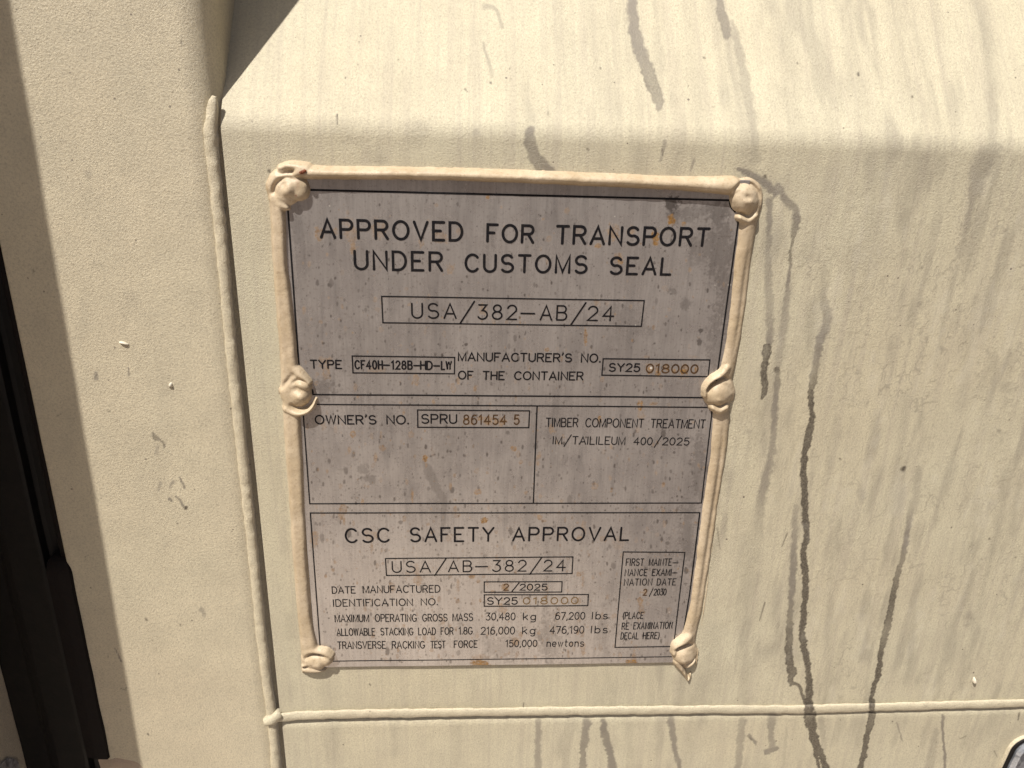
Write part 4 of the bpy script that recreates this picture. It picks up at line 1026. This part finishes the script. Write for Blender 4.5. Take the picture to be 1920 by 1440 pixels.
# side skirts are not needed: vertices just outside drop below the surface
keep = vis.ravel()[Fq].any(1)
cx = PX.ravel()[Fq].mean(1); cy = PY.ravel()[Fq].mean(1)
caps = [(540, 352, 34, 42), (1403, 375, 33, 44), (562, 735, 36, 44), (1347, 735, 36, 38), (590, 1240, 40, 30), (1284, 1232, 30, 52)]
owner = np.full(len(Fq), -1)
for i, (a, b, rx, ry) in enumerate(caps):
    owner[np.hypot((cx - a) / rx, (cy - b) / ry) < 1] = i
# grime in creases; dirt line with painted underside shade along the top bead's lower edge
fx, fy = PX.ravel(), PY.ravel()
dirt_shade = np.zeros(fx.shape); rs = np.zeros(fx.shape)
q, w_, _ = seg_dist(fx, fy + wob.ravel() * 3, [(590, 337, 4.5, .7), (800, 339, 4.5, .75), (1000, 346, 5, .85), (1280, 358.5, 5.5, .85), (1370, 366, 5, .7)])
dirt_shade = np.maximum(dirt_shade, np.clip(1.4 - q, 0, 1) * w_ * .8)
for a in ((1262, 338, 14, 7, .4), (1385, 331, 6, 3, .9), (545, 336, 14, 6, .35), (566, 336, 9, 18, .5), (530, 398, 10, 6, .3), (552, 765, 16, 5, .2)):
    dirt_shade = np.maximum(dirt_shade, np.clip(1.2 - np.hypot((fx - a[0]) / a[2], (fy - a[1]) / a[3]) - wob.ravel() * .3, 0, 1) * a[4])
for a in ((566, 324, 9, 8, .6), (560, 345, 5, 12, .3), (556, 366, 2.4, 2.4, .9), (505, 348, 3, 3, .2)):
    rs = np.maximum(rs, np.clip(1.25 - np.hypot((fx - a[0]) / a[2], (fy - a[1]) / a[3]) - wo2.ravel() * .5, 0, 1) * a[4])
AT = np.stack([rs, dirt_shade, dirt_shade * 0], -1)
VV = np.stack([X.ravel(), Z.ravel(), Nn.ravel()], -1)
names = ['rivet_cap'] * 6
clab = ['crumpled sealant cap with a dimple and a rust chip above it', 'smooth egg-shaped sealant cap with a raised collar', 'torn sealant cap with a curled lip below it',
        'teardrop sealant cap with a rolled upper edge', 'folded sealant cap with a pointed left tip', 'round sealant cap trailing a thin curled drip']
for i in range(-1, 6):
    fsel = Fq[keep & (owner == i)]
    ids, inv = np.unique(fsel, return_inverse=True)
    o = mesh_obj('sealant_rim' if i < 0 else 'rivet_cap', VV[ids], inv.reshape(fsel.shape), M_seal, plate, True, AT[ids])
    if i >= 0: o['label'] = clab[i]

# little dark rust chip stuck on the top-left cap
V = []; f = []
for k in range(10):
    a = 2 * math.pi * k / 10
    r = 5.6 * (1 + .25 * rnd.uniform(-1, 1))
    x_, z_ = un(567 + r * math.cos(a) * 1.15 + 1.5 * math.sin(a), 322.5 - r * math.sin(a) * .85, .0062)
    V.append((float(x_), float(z_), .0058)); V.append((float(x_) * .5 + .5 * float(un(567, 322.5, .0062)[0]), float(z_) * .5 + .5 * float(un(567, 322.5, .0062)[1]), .0066 + rnd.uniform(0, .0005)))
c_ = un(567, 322.5, .0062); V.append((float(c_[0]), float(c_[1]), .0066))
for k in range(10):
    a, b = 2 * k, 2 * ((k + 1) % 10)
    f.append((a, b, b + 1, a + 1)); f.append((a + 1, b + 1, 20))
mesh_obj('rust_chip', V, f, M_rust, plate, True)

# ================================================================== galvanised bracket in the bottom right corner
br = root('steel_bracket', 'rounded galvanised steel bracket with black edging in the bottom right corner', 'bracket', ux(1930, 1470), uz(1930, 1520), 0)
bxL, bzT = ux(1878, 1432, .001), uz(1926, 1376, .001)
def rr_outline(off, n=14, rad=.014):
    """open rounded top-left corner outline offset inwards by off, closed far right and below the frame"""
    xl, zt_ = bxL + off, bzT - off; r = max(rad - off, .002); p = [(xl - .0065, bzT - .075)]
    for k in range(n + 1):
        a = math.pi - k / n * math.pi / 2
        p.append((xl + r + r * math.cos(a), zt_ - r + r * math.sin(a)))
    p += [(bxL + .09, zt_ + .0005), (bxL + .09, bzT - .075)]
    return p
def ringmesh(name, o0, n0, o1, n1, mat, top=None):
    a = rr_outline(o0); b = rr_outline(o1)
    V = [(p[0], p[1], n0) for p in a] + [(p[0], p[1], n1) for p in b]; k = len(a)
    f = [(i, (i + 1) % k, (i + 1) % k + k, i + k)[::-1] for i in range(k)]
    if top: f.append(tuple(range(k, 2 * k))[::-1])
    return mesh_obj(name, V, f, mat, br, False)
def lip(name, o0, o1, nb, nt, mat):
    prof_ = [(o0, nb), (o0 + .1 * (o1 - o0), nt * .9 + nb * .1), (o0 + .5 * (o1 - o0), nt), (o1 - .1 * (o1 - o0), nt * .9 + nb * .1), (o1, nb)]
    V = []; f = []
    for off, nn_ in prof_: V += [(p[0], p[1], nn_) for p in rr_outline(off)]
    k = len(rr_outline(0))
    for r_ in range(4):
        for i in range(k): f.append((r_ * k + i, r_ * k + (i + 1) % k, (r_ + 1) * k + (i + 1) % k, (r_ + 1) * k + i)[::-1])
    return mesh_obj(name, V, f, mat, br, True)
lip('painted_rim', 0, .0013, 0, .0030, M_weld)
lip('rubber_edging', .0012, .0045, 0, .0036, M_rubber)
V = []; f = []; k = len(rr_outline(0))
prof_ = [(.0042, .000), (.0046, .0040), (.0070, .0058), (.0105, .0048), (.0135, .0046)]
for off, nn_ in prof_: V += [(p[0], p[1], nn_) for p in rr_outline(off, rad=.016)]
for r_ in range(4):
    for i in range(k): f.append((r_ * k + i, r_ * k + (i + 1) % k, (r_ + 1) * k + (i + 1) % k, (r_ + 1) * k + i)[::-1])
f.append(tuple(range(4 * k, 5 * k))[::-1])
mesh_obj('pressed_face', V, f, M_galv, br, False)

# ================================================================== loose paint flakes on the steel
def flake(px, py, a, b, rot, h, label, N=0.0):
    V = []; f = []; n = 12
    for r_, hh in ((1, 0), (.75, h * .7), (.3, h)):
        for i in range(n):
            t = 2 * math.pi * i / n
            u, v = a * r_ * math.cos(t) * (1 + .3 * (math.cos(t) > .3)), b * r_ * math.sin(t) * (1 + .3 * math.sin(3 * t + rot))
            c, s_ = math.cos(rot), math.sin(rot)
            x_, z_ = un(px + u * c - v * s_, py + u * s_ + v * c, N)
            V.append((float(x_), float(z_), N - .0001 + hh))
    for r_ in range(2):
        for i in range(n): f.append((r_ * n + i, r_ * n + (i + 1) % n, (r_ + 1) * n + (i + 1) % n, (r_ + 1) * n + i)[::-1])
    f.append(tuple(range(2 * n, 3 * n))[::-1])
    o = mesh_obj('paint_flake', V, f, M_flake, None, True)
    tag(o, label, 'paint flake', 'pale paint flakes stuck to the steel')
flake(231, 643, 9, 2.2, .25, .0012, 'thin pale paint flake, the upper one on the cream frame tube', NT_)
flake(320, 722, 3.6, 5, .3, .0012, 'stubby pale paint flake lying lower on the cream frame tube, nearer the vertical weld', NT_)
flake(1826, 1276, 3.2, 5.5, .1, .0022, 'tiny white paint flake above the right end of the horizontal weld')
